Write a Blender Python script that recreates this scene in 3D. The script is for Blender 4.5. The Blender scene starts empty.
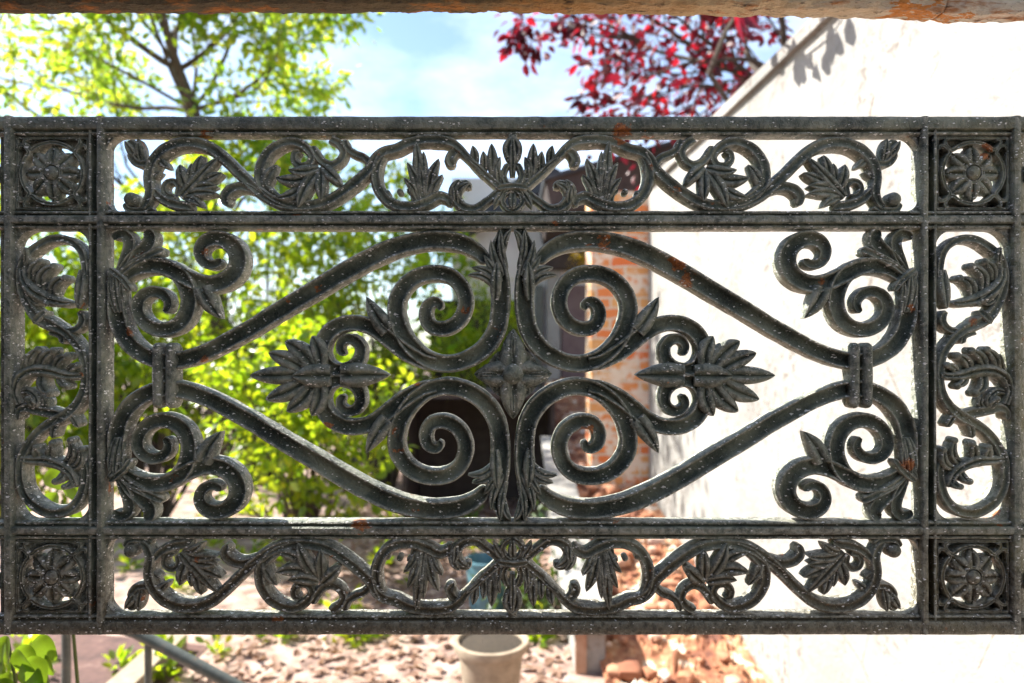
import bpy, bmesh, math, random
import numpy as np
from mathutils import Vector, noise, Matrix

random.seed(11)
rng = np.random.default_rng(5)
S = bpy.context.scene
C = S.collection

# ------------------------------------------------------------------ camera, sky, sun, exposure
EYE = 1.6                 # height of the lens
F = 1000.0 * 0.683        # focal length in pixels (24 mm on a 36 mm sensor, 1024 px wide)
VH = 355.0                # picture row of the horizon
D = 0.683                 # distance to the iron panel: one pixel is one millimetre there
cd = bpy.data.cameras.new('camera')
cam = bpy.data.objects.new('camera', cd); C.objects.link(cam)
cam.location = (0, 0, EYE); cam.rotation_euler = (math.radians(90), 0, 0)
cd.lens = 24.0; cd.sensor_width = 36.0; cd.shift_y = (VH - 341.5) / 1024.0
cd.clip_start = 0.05; cd.clip_end = 500
cd.dof.use_dof = True; cd.dof.focus_distance = 0.681; cd.dof.aperture_fstop = 5.0; cd.dof.aperture_blades = 0
S.camera = cam

SUN = Vector((-0.66, 0.17, 0.72)).normalized()
w = bpy.data.worlds.new('World'); S.world = w; w.use_nodes = True
nt = w.node_tree; bg = nt.nodes['Background']
sky = nt.nodes.new('ShaderNodeTexSky'); sky.sky_type = 'NISHITA'; sky.sun_disc = False
sky.sun_elevation = math.asin(SUN.z); sky.sun_rotation = math.atan2(SUN.x, SUN.y)
sky.air_density = 1.0; sky.dust_density = 0.6; sky.ozone_density = 1.5
# thin white cloud over the blue
tcw = nt.nodes.new('ShaderNodeTexCoord'); mpw = nt.nodes.new('ShaderNodeMapping'); mpw.inputs['Scale'].default_value = (1, 1, 2.2)
cl = nt.nodes.new('ShaderNodeTexNoise'); cl.inputs['Scale'].default_value = 2.6; cl.inputs['Detail'].default_value = 8; cl.inputs['Roughness'].default_value = 0.6
clr = nt.nodes.new('ShaderNodeValToRGB'); clr.color_ramp.elements[0].position = 0.44; clr.color_ramp.elements[1].position = 0.98
clm = nt.nodes.new('ShaderNodeMixRGB'); clm.inputs[2].default_value = (7.0, 7.4, 8.0, 1)
nt.links.new(tcw.outputs['Generated'], mpw.inputs[0]); nt.links.new(mpw.outputs[0], cl.inputs['Vector'])
nt.links.new(cl.outputs['Fac'], clr.inputs[0]); nt.links.new(clr.outputs[0], clm.inputs[0])
nt.links.new(sky.outputs[0], clm.inputs[1]); nt.links.new(clm.outputs[0], bg.inputs[0])
bg.inputs[1].default_value = 0.08

ld = bpy.data.lights.new('sun', 'SUN'); ld.energy = 4.3; ld.angle = math.radians(0.53); ld.color = (1.0, 0.955, 0.88)
sun = bpy.data.objects.new('sun', ld); C.objects.link(sun)
sun.rotation_euler = SUN.to_track_quat('Z', 'Y').to_euler(); sun.location = (-6, 6, 9)

S.view_settings.view_transform = 'Standard'; S.view_settings.look = 'None'
S.view_settings.exposure = 2.0; S.view_settings.gamma = 1.0; S.view_settings.use_curve_mapping = False
S.cycles.use_denoising = True
S.cycles.max_bounces = 8; S.cycles.diffuse_bounces = 4; S.cycles.transparent_max_bounces = 6
S.cycles.sample_clamp_indirect = 8.0

# ------------------------------------------------------------------ helpers
def P(u, v, y):
    """point seen at pixel (u, v) at distance y"""
    return Vector(((u - 512.0) / F * y, y, EYE - (v - VH) / F * y))

class MB:
    def __init__(s): s.v = []; s.f = []
    def add(s, vs, fs):
        o = len(s.v); s.v.extend(tuple(x) for x in vs); s.f.extend(tuple(i + o for i in f) for f in fs); return s
    def box(s, lo, hi):
        x0, y0, z0 = lo; x1, y1, z1 = hi
        return s.add([(x0,y0,z0),(x1,y0,z0),(x1,y1,z0),(x0,y1,z0),(x0,y0,z1),(x1,y0,z1),(x1,y1,z1),(x0,y1,z1)],
                     [(0,3,2,1),(4,5,6,7),(0,1,5,4),(1,2,6,5),(2,3,7,6),(3,0,4,7)])
    def tube(s, pts, rad, n=8):
        pts = [Vector(p) for p in pts]; m = len(pts)
        if not hasattr(rad, '__len__'): rad = [rad] * m
        vs = []; up = Vector((0.123, 0.21, 0.97))
        for i, p in enumerate(pts):
            t = (pts[min(i + 1, m - 1)] - pts[max(i - 1, 0)]).normalized()
            a = t.cross(up)
            if a.length < 1e-3: a = t.cross(Vector((1, 0, 0)))
            a.normalize(); b = t.cross(a)
            for k in range(n):
                q = 2 * math.pi * k / n
                vs.append(p + (a * math.cos(q) + b * math.sin(q)) * rad[i])
        fs = [(i*n+k, i*n+(k+1)%n, (i+1)*n+(k+1)%n, (i+1)*n+k) for i in range(m-1) for k in range(n)]
        fs += [tuple(range(n-1, -1, -1)), tuple((m-1)*n + k for k in range(n))]
        return s.add(vs, fs)
    def lathe(s, prof, c, n=40):
        vs = []
        for r, z in prof:
            for k in range(n):
                q = 2*math.pi*k/n; vs.append((c[0]+r*math.cos(q), c[1]+r*math.sin(q), c[2]+z))
        m = len(prof)
        fs = [(i*n+k, i*n+(k+1)%n, (i+1)*n+(k+1)%n, (i+1)*n+k) for i in range(m-1) for k in range(n)]
        fs += [tuple(range(n-1, -1, -1)), tuple((m-1)*n + k for k in range(n))]
        return s.add(vs, fs)
    def prism(s, poly, y0, y1):
        """poly in panel pixels (u, v), swept in depth from y0 to y1 (mm)"""
        n = len(poly)
        vs = [pl(u, v, y0) for u, v in poly] + [pl(u, v, y1) for u, v in poly]
        fs = [tuple(range(n)), tuple(range(2*n-1, n-1, -1))] + [(i, n+i, n+(i+1)%n, (i+1)%n) for i in range(n)]
        return s.add(vs, fs)
    def build(s, name, mat, parent=None, smooth=40, rough=0.0, loc=None):
        me = bpy.data.meshes.new(name)
        me.from_pydata([tuple(x) for x in s.v], [], s.f)
        bm = bmesh.new(); bm.from_mesh(me)
        bmesh.ops.recalc_face_normals(bm, faces=bm.faces)
        if rough:
            for q in bm.verts:
                p = q.co
                n1 = noise.noise_vector(p * 70.0); n2 = noise.noise_vector(p * 240.0)
                q.co = p + (n1 * 0.9 + n2 * 0.45) * rough
        bm.to_mesh(me); bm.free()
        if smooth:
            me.polygons.foreach_set('use_smooth', [True] * len(me.polygons))
            me.set_sharp_from_angle(angle=math.radians(smooth))
        me.materials.append(mat)
        o = bpy.data.objects.new(name, me); C.objects.link(o)
        if parent: o.parent = parent
        if loc: o.location = loc
        return o

def tag(o, label=None, cat=None, group=None, kind=None):
    if label: o['label'] = label
    if cat: o['category'] = cat
    if group: o['group'] = group
    if kind: o['kind'] = kind
    return o
def empty(name, loc, label, cat, group=None):
    o = bpy.data.objects.new(name, None); C.objects.link(o); o.location = loc; o.empty_display_size = 0.1
    return tag(o, label, cat, group)
def struct(name, mb, mat, **k): return tag(mb.build(name, mat, **k), kind='structure')

# ------------------------------------------------------------------ materials
def mat(name):
    m = bpy.data.materials.new(name); m.use_nodes = True
    n = m.node_tree.nodes; l = m.node_tree.links
    return m, n, l, n['Principled BSDF']
def N(n, t, **k):
    x = n.new('ShaderNode' + t)
    for a, b in k.items():
        if a.startswith('i_'): x.inputs[a[2:].replace('_', ' ')].default_value = b
        else: setattr(x, a, b)
    return x
def ramp(n, l, src, stops):
    r = n.new('ShaderNodeValToRGB'); e = r.color_ramp.elements
    e[0].position, e[0].color = stops[0][0], (*stops[0][1], 1) if len(stops[0][1]) == 3 else stops[0][1]
    e[1].position, e[1].color = stops[-1][0], (*stops[-1][1], 1)
    for p, c in stops[1:-1]:
        q = e.new(p); q.color = (*c, 1)
    l.new(src, r.inputs[0]); return r
def g(x): return (x, x, x)
def mixc(n, l, fac, a, b):
    m = n.new('ShaderNodeMixRGB')
    if isinstance(fac, (int, float)): m.inputs[0].default_value = fac
    else: l.new(fac, m.inputs[0])
    for i, x in ((1, a), (2, b)):
        if isinstance(x, tuple): m.inputs[i].default_value = (*x, 1)
        else: l.new(x, m.inputs[i])
    return m.outputs[0]
def mth(n, l, op, a, b=None):
    m = n.new('ShaderNodeMath'); m.operation = op
    for i, x in ((0, a), (1, b)):
        if x is None: continue
        if isinstance(x, (int, float)): m.inputs[i].default_value = x
        else: l.new(x, m.inputs[i])
    return m.outputs[0]
def noise_tex(n, l, vec, scale, detail=4, rough=0.55):
    t = N(n, 'TexNoise', i_Scale=scale, i_Detail=detail, i_Roughness=rough); l.new(vec, t.inputs['Vector']); return t.outputs['Fac']
def bump(n, l, b, h, strength, dist):
    x = N(n, 'Bump', i_Strength=strength, i_Distance=dist); l.new(h, x.inputs['Height']); l.new(x.outputs[0], b.inputs['Normal']); return x

def iron_material():
    m, n, l, b = mat('weathered_iron')
    pos = n.new('ShaderNodeNewGeometry').outputs['Position']
    sep = n.new('ShaderNodeSeparateXYZ'); l.new(pos, sep.inputs[0])
    n1 = noise_tex(n, l, pos, 28, 6); n2 = noise_tex(n, l, pos, 300, 4); n3 = noise_tex(n, l, pos, 9, 4)
    paint = ramp(n, l, n1, [(0.32, (0.018, 0.028, 0.021)), (0.48, (0.066, 0.084, 0.061)), (0.66, (0.205, 0.222, 0.160))]).outputs[0]
    # brown grime, more of it on the lower rails
    low = mth(n, l, 'MULTIPLY', mth(n, l, 'SUBTRACT', 1.475, sep.outputs['Z']), 4.5)
    low = mth(n, l, 'MINIMUM', mth(n, l, 'MAXIMUM', low, 0.0), 0.55)
    gm = mth(n, l, 'ADD', mth(n, l, 'MULTIPLY', low, 0.9), n3)
    gf = ramp(n, l, gm, [(0.60, g(0)), (0.90, g(0.8))]).outputs[0]
    grime = ramp(n, l, n2, [(0.3, (0.030, 0.022, 0.012)), (0.7, (0.095, 0.066, 0.026))]).outputs[0]
    col = mixc(n, l, gf, paint, grime)
    # olive-yellow stain on the right-hand rails
    sx_ = mth(n, l, 'MULTIPLY', mth(n, l, 'SUBTRACT', sep.outputs['X'], 0.36), 6.0)
    sx_ = mth(n, l, 'MINIMUM', mth(n, l, 'MAXIMUM', sx_, 0.0), 1.0)
    sf_ = mth(n, l, 'MULTIPLY', sx_, ramp(n, l, noise_tex(n, l, pos, 16, 4), [(0.46, g(0)), (0.62, g(0.75))]).outputs[0])
    col = mixc(n, l, sf_, col, (0.165, 0.145, 0.055))
    # paint rubbed off the ridges
    pt_ = n.new('ShaderNodeNewGeometry').outputs['Pointiness']
    wr_ = mth(n, l, 'MULTIPLY', ramp(n, l, pt_, [(0.508, g(0)), (0.575, g(1))]).outputs[0], ramp(n, l, noise_tex(n, l, pos, 150, 4, 0.7), [(0.40, g(0.06)), (0.60, g(0.95))]).outputs[0])
    col = mixc(n, l, wr_, col, (0.40, 0.395, 0.33))
    # chalky wear
    ch = ramp(n, l, noise_tex(n, l, pos, 420, 3, 0.7), [(0.54, g(0)), (0.72, g(0.5))]).outputs[0]
    col = mixc(n, l, ch, col, (0.25, 0.255, 0.20))
    # rust patches
    rf = ramp(n, l, noise_tex(n, l, pos, 34, 5, 0.6), [(0.675, g(0)), (0.70, g(0.9))]).outputs[0]
    rk = None
    for u_, v_, r_ in ((605,243,13),(676,262,15),(688,279,14),(622,135,16),(570,408,14),(588,430,12),(128,333,10),(204,359,9),(240,398,9),(906,464,11),(330,424,8),(985,152,12),(690,506,12),(360,524,14)):
        dd_ = N(n, 'VectorMath', operation='DISTANCE'); l.new(pos, dd_.inputs[0]); dd_.inputs[1].default_value = ((u_-512)/1000, D-0.003, EYE-(v_-VH)/1000)
        q_ = mth(n, l, 'SUBTRACT', 1.0, mth(n, l, 'DIVIDE', dd_.outputs['Value'], r_/1000))
        rk = q_ if rk is None else mth(n, l, 'MAXIMUM', rk, q_)
    rk = mth(n, l, 'ADD', mth(n, l, 'MULTIPLY', mth(n, l, 'MAXIMUM', rk, 0.0), 0.55), mth(n, l, 'SUBTRACT', noise_tex(n, l, pos, 120, 5, 0.7), 0.5))
    rf = mth(n, l, 'MAXIMUM', rf, ramp(n, l, rk, [(0.20, g(0)), (0.27, g(0.95))]).outputs[0])
    rc = ramp(n, l, n2, [(0.35, (0.16, 0.045, 0.012)), (0.65, (0.50, 0.17, 0.035))]).outputs[0]
    col = mixc(n, l, rf, col, rc)
    # white flecks of lifted paint, thicker towards the left-hand end
    mp = N(n, 'Mapping'); mp.inputs['Rotation'].default_value = (0, math.radians(-38), 0); mp.inputs['Scale'].default_value = (1.0, 1.0, 1.9); l.new(pos, mp.inputs[0])
    tot = None
    for sc, thr in ((190, 0.24), (330, 0.26)):
        vo = N(n, 'TexVoronoi', i_Scale=sc)
        wn = N(n, 'TexNoise', i_Scale=sc*2.2, i_Detail=3); l.new(mp.outputs[0], wn.inputs['Vector'])
        wa = N(n, 'VectorMath', operation='MULTIPLY_ADD'); l.new(wn.outputs['Color'], wa.inputs[0]); wa.inputs[1].default_value = (0.9/sc,)*3; l.new(mp.outputs[0], wa.inputs[2])
        l.new(wa.outputs[0], vo.inputs['Vector'])
        sp = n.new('ShaderNodeSeparateColor'); l.new(vo.outputs['Color'], sp.inputs[0])
        side = mth(n, l, 'MULTIPLY', mth(n, l, 'ADD', sep.outputs['X'], -0.15), -0.42)
        keep = mth(n, l, 'LESS_THAN', sp.outputs[0], mth(n, l, 'ADD', mth(n, l, 'ADD', mth(n, l, 'MAXIMUM', side, 0.09), mth(n, l, 'MULTIPLY', ramp(n, l, pt_, [(0.50, g(0)), (0.58, g(1))]).outputs[0], 0.22)), ramp(n, l, n3, [(0.35, g(0.02)), (0.65, g(0.16))]).outputs[0]))
        keep = mth(n, l, 'MULTIPLY', keep, mth(n, l, 'GREATER_THAN', noise_tex(n, l, pos, 38, 4, 0.7), 0.435))
        size = mth(n, l, 'MULTIPLY', mth(n, l, 'POWER', sp.outputs[1], 2.2), thr*1.5)
        dot = mth(n, l, 'LESS_THAN', vo.outputs['Distance'], mth(n, l, 'ADD', size, 0.045))
        q = mth(n, l, 'MULTIPLY', dot, keep)
        tot = q if tot is None else mth(n, l, 'MAXIMUM', tot, q)
    col = mixc(n, l, tot, col, (0.80, 0.79, 0.75))
    l.new(col, b.inputs['Base Color'])
    b.inputs['Roughness'].default_value = 0.46; b.inputs['Specular IOR Level'].default_value = 0.5
    hh = mth(n, l, 'ADD', mth(n, l, 'MULTIPLY', n2, 0.6), mth(n, l, 'MULTIPLY', noise_tex(n, l, pos, 900, 2), 0.35))
    bump(n, l, b, mth(n, l, 'ADD', hh, mth(n, l, 'MULTIPLY', tot, 0.5)), 1.0, 0.0038)
    return m
IRON = iron_material()

def beam_material():
    m, n, l, b = mat('rusty_beam')
    pos = n.new('ShaderNodeNewGeometry').outputs['Position']
    sep = n.new('ShaderNodeSeparateXYZ'); l.new(pos, sep.inputs[0])
    mp = N(n, 'Mapping'); mp.inputs['Scale'].default_value = (0.35, 1, 1.6); l.new(pos, mp.inputs[0])
    n1 = noise_tex(n, l, mp.outputs[0], 45, 7, 0.65); n2 = noise_tex(n, l, mp.outputs[0], 160, 4, 0.7)
    x = mth(n, l, 'ADD', sep.outputs['X'], mth(n, l, 'MULTIPLY', mth(n, l, 'SUBTRACT', n1, 0.5), 0.5))
    base = ramp(n, l, mth(n, l, 'ADD', x, 0.5), [(0.0, (0.075, 0.062, 0.036)), (0.42, (0.12, 0.09, 0.045)), (0.54, (0.38, 0.21, 0.07)), (0.72, (0.58, 0.44, 0.26)), (1.0, (0.68, 0.62, 0.52))]).outputs[0]
    rf = ramp(n, l, n1, [(0.52, g(0)), (0.62, g(0.85))]).outputs[0]
    col = mixc(n, l, rf, base, (0.42, 0.15, 0.022))
    bx_ = mth(n, l, 'SUBTRACT', 1.0, mth(n, l, 'MULTIPLY', mth(n, l, 'ABSOLUTE', mth(n, l, 'SUBTRACT', x, 0.432)), 40.0))
    bf_ = ramp(n, l, mth(n, l, 'ADD', mth(n, l, 'MAXIMUM', bx_, 0.0), mth(n, l, 'MULTIPLY', n2, 0.5)), [(0.45, g(0)), (0.65, g(0.9))]).outputs[0]
    col = mixc(n, l, bf_, col, (0.62, 0.22, 0.025))
    df = ramp(n, l, n2, [(0.56, g(0)), (0.68, g(0.8))]).outputs[0]
    col = mixc(n, l, df, col, (0.035, 0.025, 0.018))
    l.new(col, b.inputs['Base Color']); b.inputs['Roughness'].default_value = 0.85
    bump(n, l, b, mth(n, l, 'ADD', n2, n1), 1.0, 0.009)
    return m
BEAM = beam_material()

def plaster_material(name, c0, c1, cracks=True):
    m, n, l, b = mat(name)
    pos = n.new('ShaderNodeNewGeometry').outputs['Position']
    n1 = noise_tex(n, l, pos, 2.2, 6); n2 = noise_tex(n, l, pos, 26, 5, 0.78)
    col = ramp(n, l, n1, [(0.3, c0), (0.7, c1)]).outputs[0]
    if cracks:
        pk = ramp(n, l, n2, [(0.53, g(0)), (0.585, g(0.9))]).outputs[0]
        pk = mth(n, l, 'MULTIPLY', pk, ramp(n, l, noise_tex(n, l, pos, 3.1, 4), [(0.44, g(0.05)), (0.62, g(1))]).outputs[0])
        col = mixc(n, l, pk, col, (0.12, 0.095, 0.075))
        st_ = ramp(n, l, noise_tex(n, l, pos, 0.9, 6, 0.7), [(0.48, g(0)), (0.70, g(0.55))]).outputs[0]
        col = mixc(n, l, st_, col, (0.24, 0.225, 0.205))
        vo = N(n, 'TexVoronoi', i_Scale=1.7, feature='DISTANCE_TO_EDGE')
        wv = N(n, 'Mapping'); l.new(pos, wv.inputs[0]); l.new(wv.outputs[0], vo.inputs['Vector'])
        ed = mth(n, l, 'LESS_THAN', mth(n, l, 'ADD', vo.outputs['Distance'], mth(n, l, 'MULTIPLY', n2, 0.022)), 0.0145)
        ed = mth(n, l, 'MULTIPLY', ed, ramp(n, l, noise_tex(n, l, pos, 5, 3), [(0.5, g(0)), (0.56, g(0.9))]).outputs[0])
        col = mixc(n, l, ed, col, (0.14, 0.115, 0.09))
    l.new(col, b.inputs['Base Color']); b.inputs['Roughness'].default_value = 0.95
    bump(n, l, b, n2, 0.8, 0.014)
    return m
WHITE = plaster_material('white_render', (0.235, 0.225, 0.208), (0.35, 0.337, 0.315))
HOUSEW = plaster_material('house_plaster', (0.62, 0.58, 0.55), (0.76, 0.74, 0.72), False)

def brick_material():
    m, n, l, b = mat('orange_brick')
    tc = n.new('ShaderNodeTexCoord'); mp = N(n, 'Mapping'); mp.inputs['Rotation'].default_value = (math.radians(90), 0, 0); l.new(tc.outputs['Object'], mp.inputs[0])
    br = N(n, 'TexBrick'); br.inputs['Scale'].default_value = 1.0; br.inputs['Brick Width'].default_value = 0.235; br.inputs['Row Height'].default_value = 0.085; br.inputs['Mortar Size'].default_value = 0.009
    br.inputs['Color1'].default_value = (0.62, 0.15, 0.04, 1); br.inputs['Color2'].default_value = (0.60, 0.31, 0.11, 1); br.inputs['Mortar'].default_value = (0.55, 0.46, 0.36, 1)
    bw = N(n, 'TexNoise', i_Scale=6.0, i_Detail=4); l.new(mp.outputs[0], bw.inputs['Vector'])
    ba = N(n, 'VectorMath', operation='MULTIPLY_ADD'); l.new(bw.outputs['Color'], ba.inputs[0]); ba.inputs[1].default_value = (0.05, 0.05, 0.05); l.new(mp.outputs[0], ba.inputs[2]); l.new(ba.outputs[0], br.inputs['Vector'])
    pos = tc.outputs['Object']
    ef = ramp(n, l, noise_tex(n, l, pos, 4.5, 6, 0.7), [(0.50, g(0)), (0.56, g(0.9))]).outputs[0]
    col = mixc(n, l, ef, br.outputs['Color'], (0.68, 0.56, 0.44))
    l.new(col, b.inputs['Base Color']); b.inputs['Roughness'].default_value = 0.9
    bump(n, l, b, mth(n, l, 'ADD', br.outputs['Fac'], noise_tex(n, l, pos, 60)), -0.5, 0.008)
    return m
BRICK = brick_material()

def noisy(name, stops, scale, rough=0.9, bs=0.0, bd=0.01, detail=6, island=False):
    m, n, l, b = mat(name)
    geo = n.new('ShaderNodeNewGeometry')
    f = noise_tex(n, l, geo.outputs['Position'], scale, detail, 0.6)
    if island:
        f = mth(n, l, 'ADD', mth(n, l, 'MULTIPLY', geo.outputs['Random Per Island'], 0.65), mth(n, l, 'MULTIPLY', f, 0.35))
    l.new(ramp(n, l, f, stops).outputs[0], b.inputs['Base Color'])
    b.inputs['Roughness'].default_value = rough
    if bs: bump(n, l, b, f, bs, bd)
    return m
SOIL = noisy('dry_soil', [(0.30, (0.10, 0.06, 0.045)), (0.48, (0.30, 0.20, 0.16)), (0.70, (0.46, 0.36, 0.31))], 7, bs=0.8, bd=0.04)
RAMPM = noisy('rubble_mortar', [(0.34, (0.12, 0.045, 0.028)), (0.46, (0.26, 0.10, 0.05)), (0.56, (0.38, 0.20, 0.10)), (0.60, (0.58, 0.48, 0.38)), (0.70, (0.66, 0.60, 0.52))], 7, bs=0.8, bd=0.03)
STONE = noisy('rubble_stone', [(0.15, (0.20, 0.075, 0.04)), (0.4, (0.34, 0.14, 0.07)), (0.65, (0.44, 0.24, 0.15)), (0.85, (0.62, 0.50, 0.42))], 14, bs=0.5, island=True)
TERRA = noisy('beige_clay', [(0.3, (0.22, 0.175, 0.12)), (0.7, (0.36, 0.29, 0.21))], 22, bs=0.35, bd=0.003)
POTSOIL = noisy('potting_soil', [(0.3, (0.02, 0.015, 0.01)), (0.7, (0.05, 0.035, 0.02))], 60, bs=0.8)
RAILM = noisy('grey_rail_paint', [(0.3, (0.05, 0.06, 0.05)), (0.6, (0.10, 0.11, 0.095)), (0.72, (0.17, 0.12, 0.08))], 30, rough=0.45)
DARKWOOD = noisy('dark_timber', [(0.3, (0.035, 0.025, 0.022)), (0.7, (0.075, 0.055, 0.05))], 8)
DOORM = noisy('mauve_door_paint', [(0.3, (0.13, 0.085, 0.085)), (0.7, (0.20, 0.14, 0.13))], 6)
SLATE = noisy('slate', [(0.3, (0.03, 0.035, 0.045)), (0.7, (0.07, 0.075, 0.085))], 6)
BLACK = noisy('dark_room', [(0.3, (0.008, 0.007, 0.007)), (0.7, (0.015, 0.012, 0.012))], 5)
TEAL = noisy('teal_enamel', [(0.3, (0.05, 0.13, 0.16)), (0.7, (0.10, 0.20, 0.24))], 10, rough=0.4)
BARK = noisy('bark', [(0.3, (0.03, 0.022, 0.016)), (0.7, (0.10, 0.075, 0.055))], 25, bs=0.7, bd=0.01)
KERBB = noisy('brown_brick_edge', [(0.3, (0.28, 0.13, 0.07)), (0.7, (0.50, 0.34, 0.24))], 12, bs=0.4)

def leaf_material(name, stops, tstops, tf=0.5, rough=0.45):
    m = bpy.data.materials.new(name); m.use_nodes = True
    n = m.node_tree.nodes; l = m.node_tree.links; b = n['Principled BSDF']
    geo = n.new('ShaderNodeNewGeometry')
    f = mth(n, l, 'ADD', mth(n, l, 'MULTIPLY', geo.outputs['Random Per Island'], 0.55), mth(n, l, 'MULTIPLY', noise_tex(n, l, geo.outputs['Position'], 1.3, 3), 0.3))
    f = mth(n, l, 'ADD', f, mth(n, l, 'MULTIPLY', noise_tex(n, l, geo.outputs['Position'], 55, 4), 0.18))
    l.new(ramp(n, l, f, stops).outputs[0], b.inputs['Base Color']); b.inputs['Roughness'].default_value = rough
    t = n.new('ShaderNodeBsdfTranslucent'); l.new(ramp(n, l, f, tstops).outputs[0], t.inputs[0])
    mx = n.new('ShaderNodeMixShader'); mx.inputs[0].default_value = tf
    l.new(b.outputs[0], mx.inputs[1]); l.new(t.outputs[0], mx.inputs[2]); l.new(mx.outputs[0], n['Material Output'].inputs[0])
    return m
LEAFT = leaf_material('tree_leaf', [(0.2, (0.035, 0.075, 0.012)), (0.8, (0.09, 0.13, 0.02))], [(0.15, (0.14, 0.34, 0.02)), (0.5, (0.42, 0.60, 0.03)), (0.85, (0.74, 0.72, 0.05))], 0.6)
LEAFS = leaf_material('shrub_leaf', [(0.2, (0.04, 0.09, 0.014)), (0.8, (0.10, 0.16, 0.024))], [(0.15, (0.20, 0.38, 0.012)), (0.5, (0.46, 0.62, 0.016)), (0.9, (0.74, 0.72, 0.03))], 0.62, 0.28)
LEAFD = leaf_material('hedge_leaf', [(0.2, (0.02, 0.05, 0.01)), (0.8, (0.05, 0.09, 0.016))], [(0.2, (0.04, 0.09, 0.008)), (0.8, (0.14, 0.20, 0.012))], 0.4)
LEAFR = leaf_material('plum_leaf', [(0.2, (0.022, 0.006, 0.010)), (0.8, (0.075, 0.012, 0.018))], [(0.15, (0.05, 0.004, 0.012)), (0.55, (0.24, 0.008, 0.022)), (0.78, (0.52, 0.012, 0.022)), (0.95, (0.60, 0.10, 0.02))], 0.5)
LEAFN = leaf_material('sapling_leaf', [(0.2, (0.04, 0.10, 0.012)), (0.8, (0.11, 0.17, 0.02))], [(0.2, (0.16, 0.30, 0.015)), (0.8, (0.42, 0.50, 0.02))], 0.5)
LEAFY = leaf_material('yellow_leaf', [(0.2, (0.20, 0.13, 0.015)), (0.8, (0.34, 0.22, 0.02))], [(0.2, (0.45, 0.30, 0.012)), (0.8, (0.62, 0.42, 0.02))], 0.5)
LITTER = leaf_material('dry_leaf', [(0.2, (0.16, 0.08, 0.045)), (0.5, (0.34, 0.22, 0.16)), (0.9, (0.50, 0.38, 0.30))], [(0.2, (0.2, 0.1, 0.04)), (0.8, (0.45, 0.28, 0.12))], 0.25, 0.8)

# ------------------------------------------------------------------ the cast-iron panel: drawing tools (units: mm = px of the panel plane)
CU, CV = 512.5, 375.0
def pl(u, v, y): return ((u - CU) / 1000.0, y / 1000.0, -(v - CV) / 1000.0)

def spline(pts, step=1.6):
    """Catmull-Rom through (u, v, width[, lift]) points"""
    p = [np.array(list(q) + [0.0] * (4 - len(q)), float) for q in pts]
    p = [2*p[0]-p[1]] + p + [2*p[-1]-p[-2]]
    out = []
    for i in range(1, len(p) - 2):
        a, b, c, d = p[i-1], p[i], p[i+1], p[i+2]
        k = max(2, int(np.linalg.norm((c-b)[:2]) / step))
        for j in range(k):
            t = j / k
            q = 0.5*((2*b) + (c-a)*t + (2*a-5*b+4*c-d)*t*t + (3*b-a-3*c+d)*t**3)
            w_ = b[2] + (c[2]-b[2])*t; q[2] = w_
            out.append(q)
    out.append(p[-2]); return np.array(out)

CHAN = [(-1, 0.0), (-0.94, 0.22), (-0.82, 0.34), (-0.68, 0.28), (-0.52, -0.12), (-0.28, -0.34), (0, -0.38), (0.28, -0.34), (0.52, -0.12), (0.68, 0.28), (0.82, 0.34), (0.94, 0.22), (1, 0.0)]
VINE = [(-1, 0.0), (-0.85, 0.42), (-0.62, 0.62), (-0.38, 0.50), (-0.15, 0.34), (0, 0.28), (0.15, 0.34), (0.38, 0.50), (0.62, 0.62), (0.85, 0.42), (1, 0.0)]
BLADE = [(-1, 0.0), (-0.9, 0.25), (-0.65, 0.52), (-0.36, 0.56), (-0.12, 0.36), (0, 0.16), (0.12, 0.36), (0.36, 0.56), (0.65, 0.52), (0.9, 0.25), (1, 0.0)]

def sweep(mb, pts, prof=CHAN, dep=12.5, cap0=False, cap1=True, step=1.6, hs=1.0):
    q = spline(pts, step); n = len(q)
    seg = np.linalg.norm(np.diff(q[:, :2], axis=0), axis=1); s = np.concatenate([[0], np.cumsum(seg)]); L = s[-1]
    t = np.gradient(q[:, :2], axis=0); t /= np.maximum(np.linalg.norm(t, axis=1, keepdims=True), 1e-6)
    vs = []; m = len(prof)
    for i in range(n):
        wd = q[i, 2] / 2.0; k = 1.0
        if cap1 and L - s[i] < wd: k = math.sqrt(max(0.0, 1 - ((wd - (L - s[i])) / wd) ** 2))
        if cap0 and s[i] < wd: k = min(k, math.sqrt(max(0.0, 1 - ((wd - s[i]) / wd) ** 2)))
        k = max(k, 0.04); nx, ny = -t[i, 1], t[i, 0]
        for a, h in prof:
            vs.append(pl(q[i,0] + nx*a*wd*k, q[i,1] + ny*a*wd*k, -(h*wd*hs*max(k, .25) + q[i,3])))
        vs.append(pl(q[i,0] + nx*wd*k, q[i,1] + ny*wd*k, dep)); vs.append(pl(q[i,0] - nx*wd*k, q[i,1] - ny*wd*k, dep))
    r = m + 2
    fs = [(i*r+j, i*r+(j+1) % r, (i+1)*r+(j+1) % r, (i+1)*r+j) for i in range(n-1) for j in range(r)]
    fs += [tuple(range(r)), tuple((n-1)*r + j for j in range(r-1, -1, -1))]
    return mb.add(vs, fs)

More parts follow.
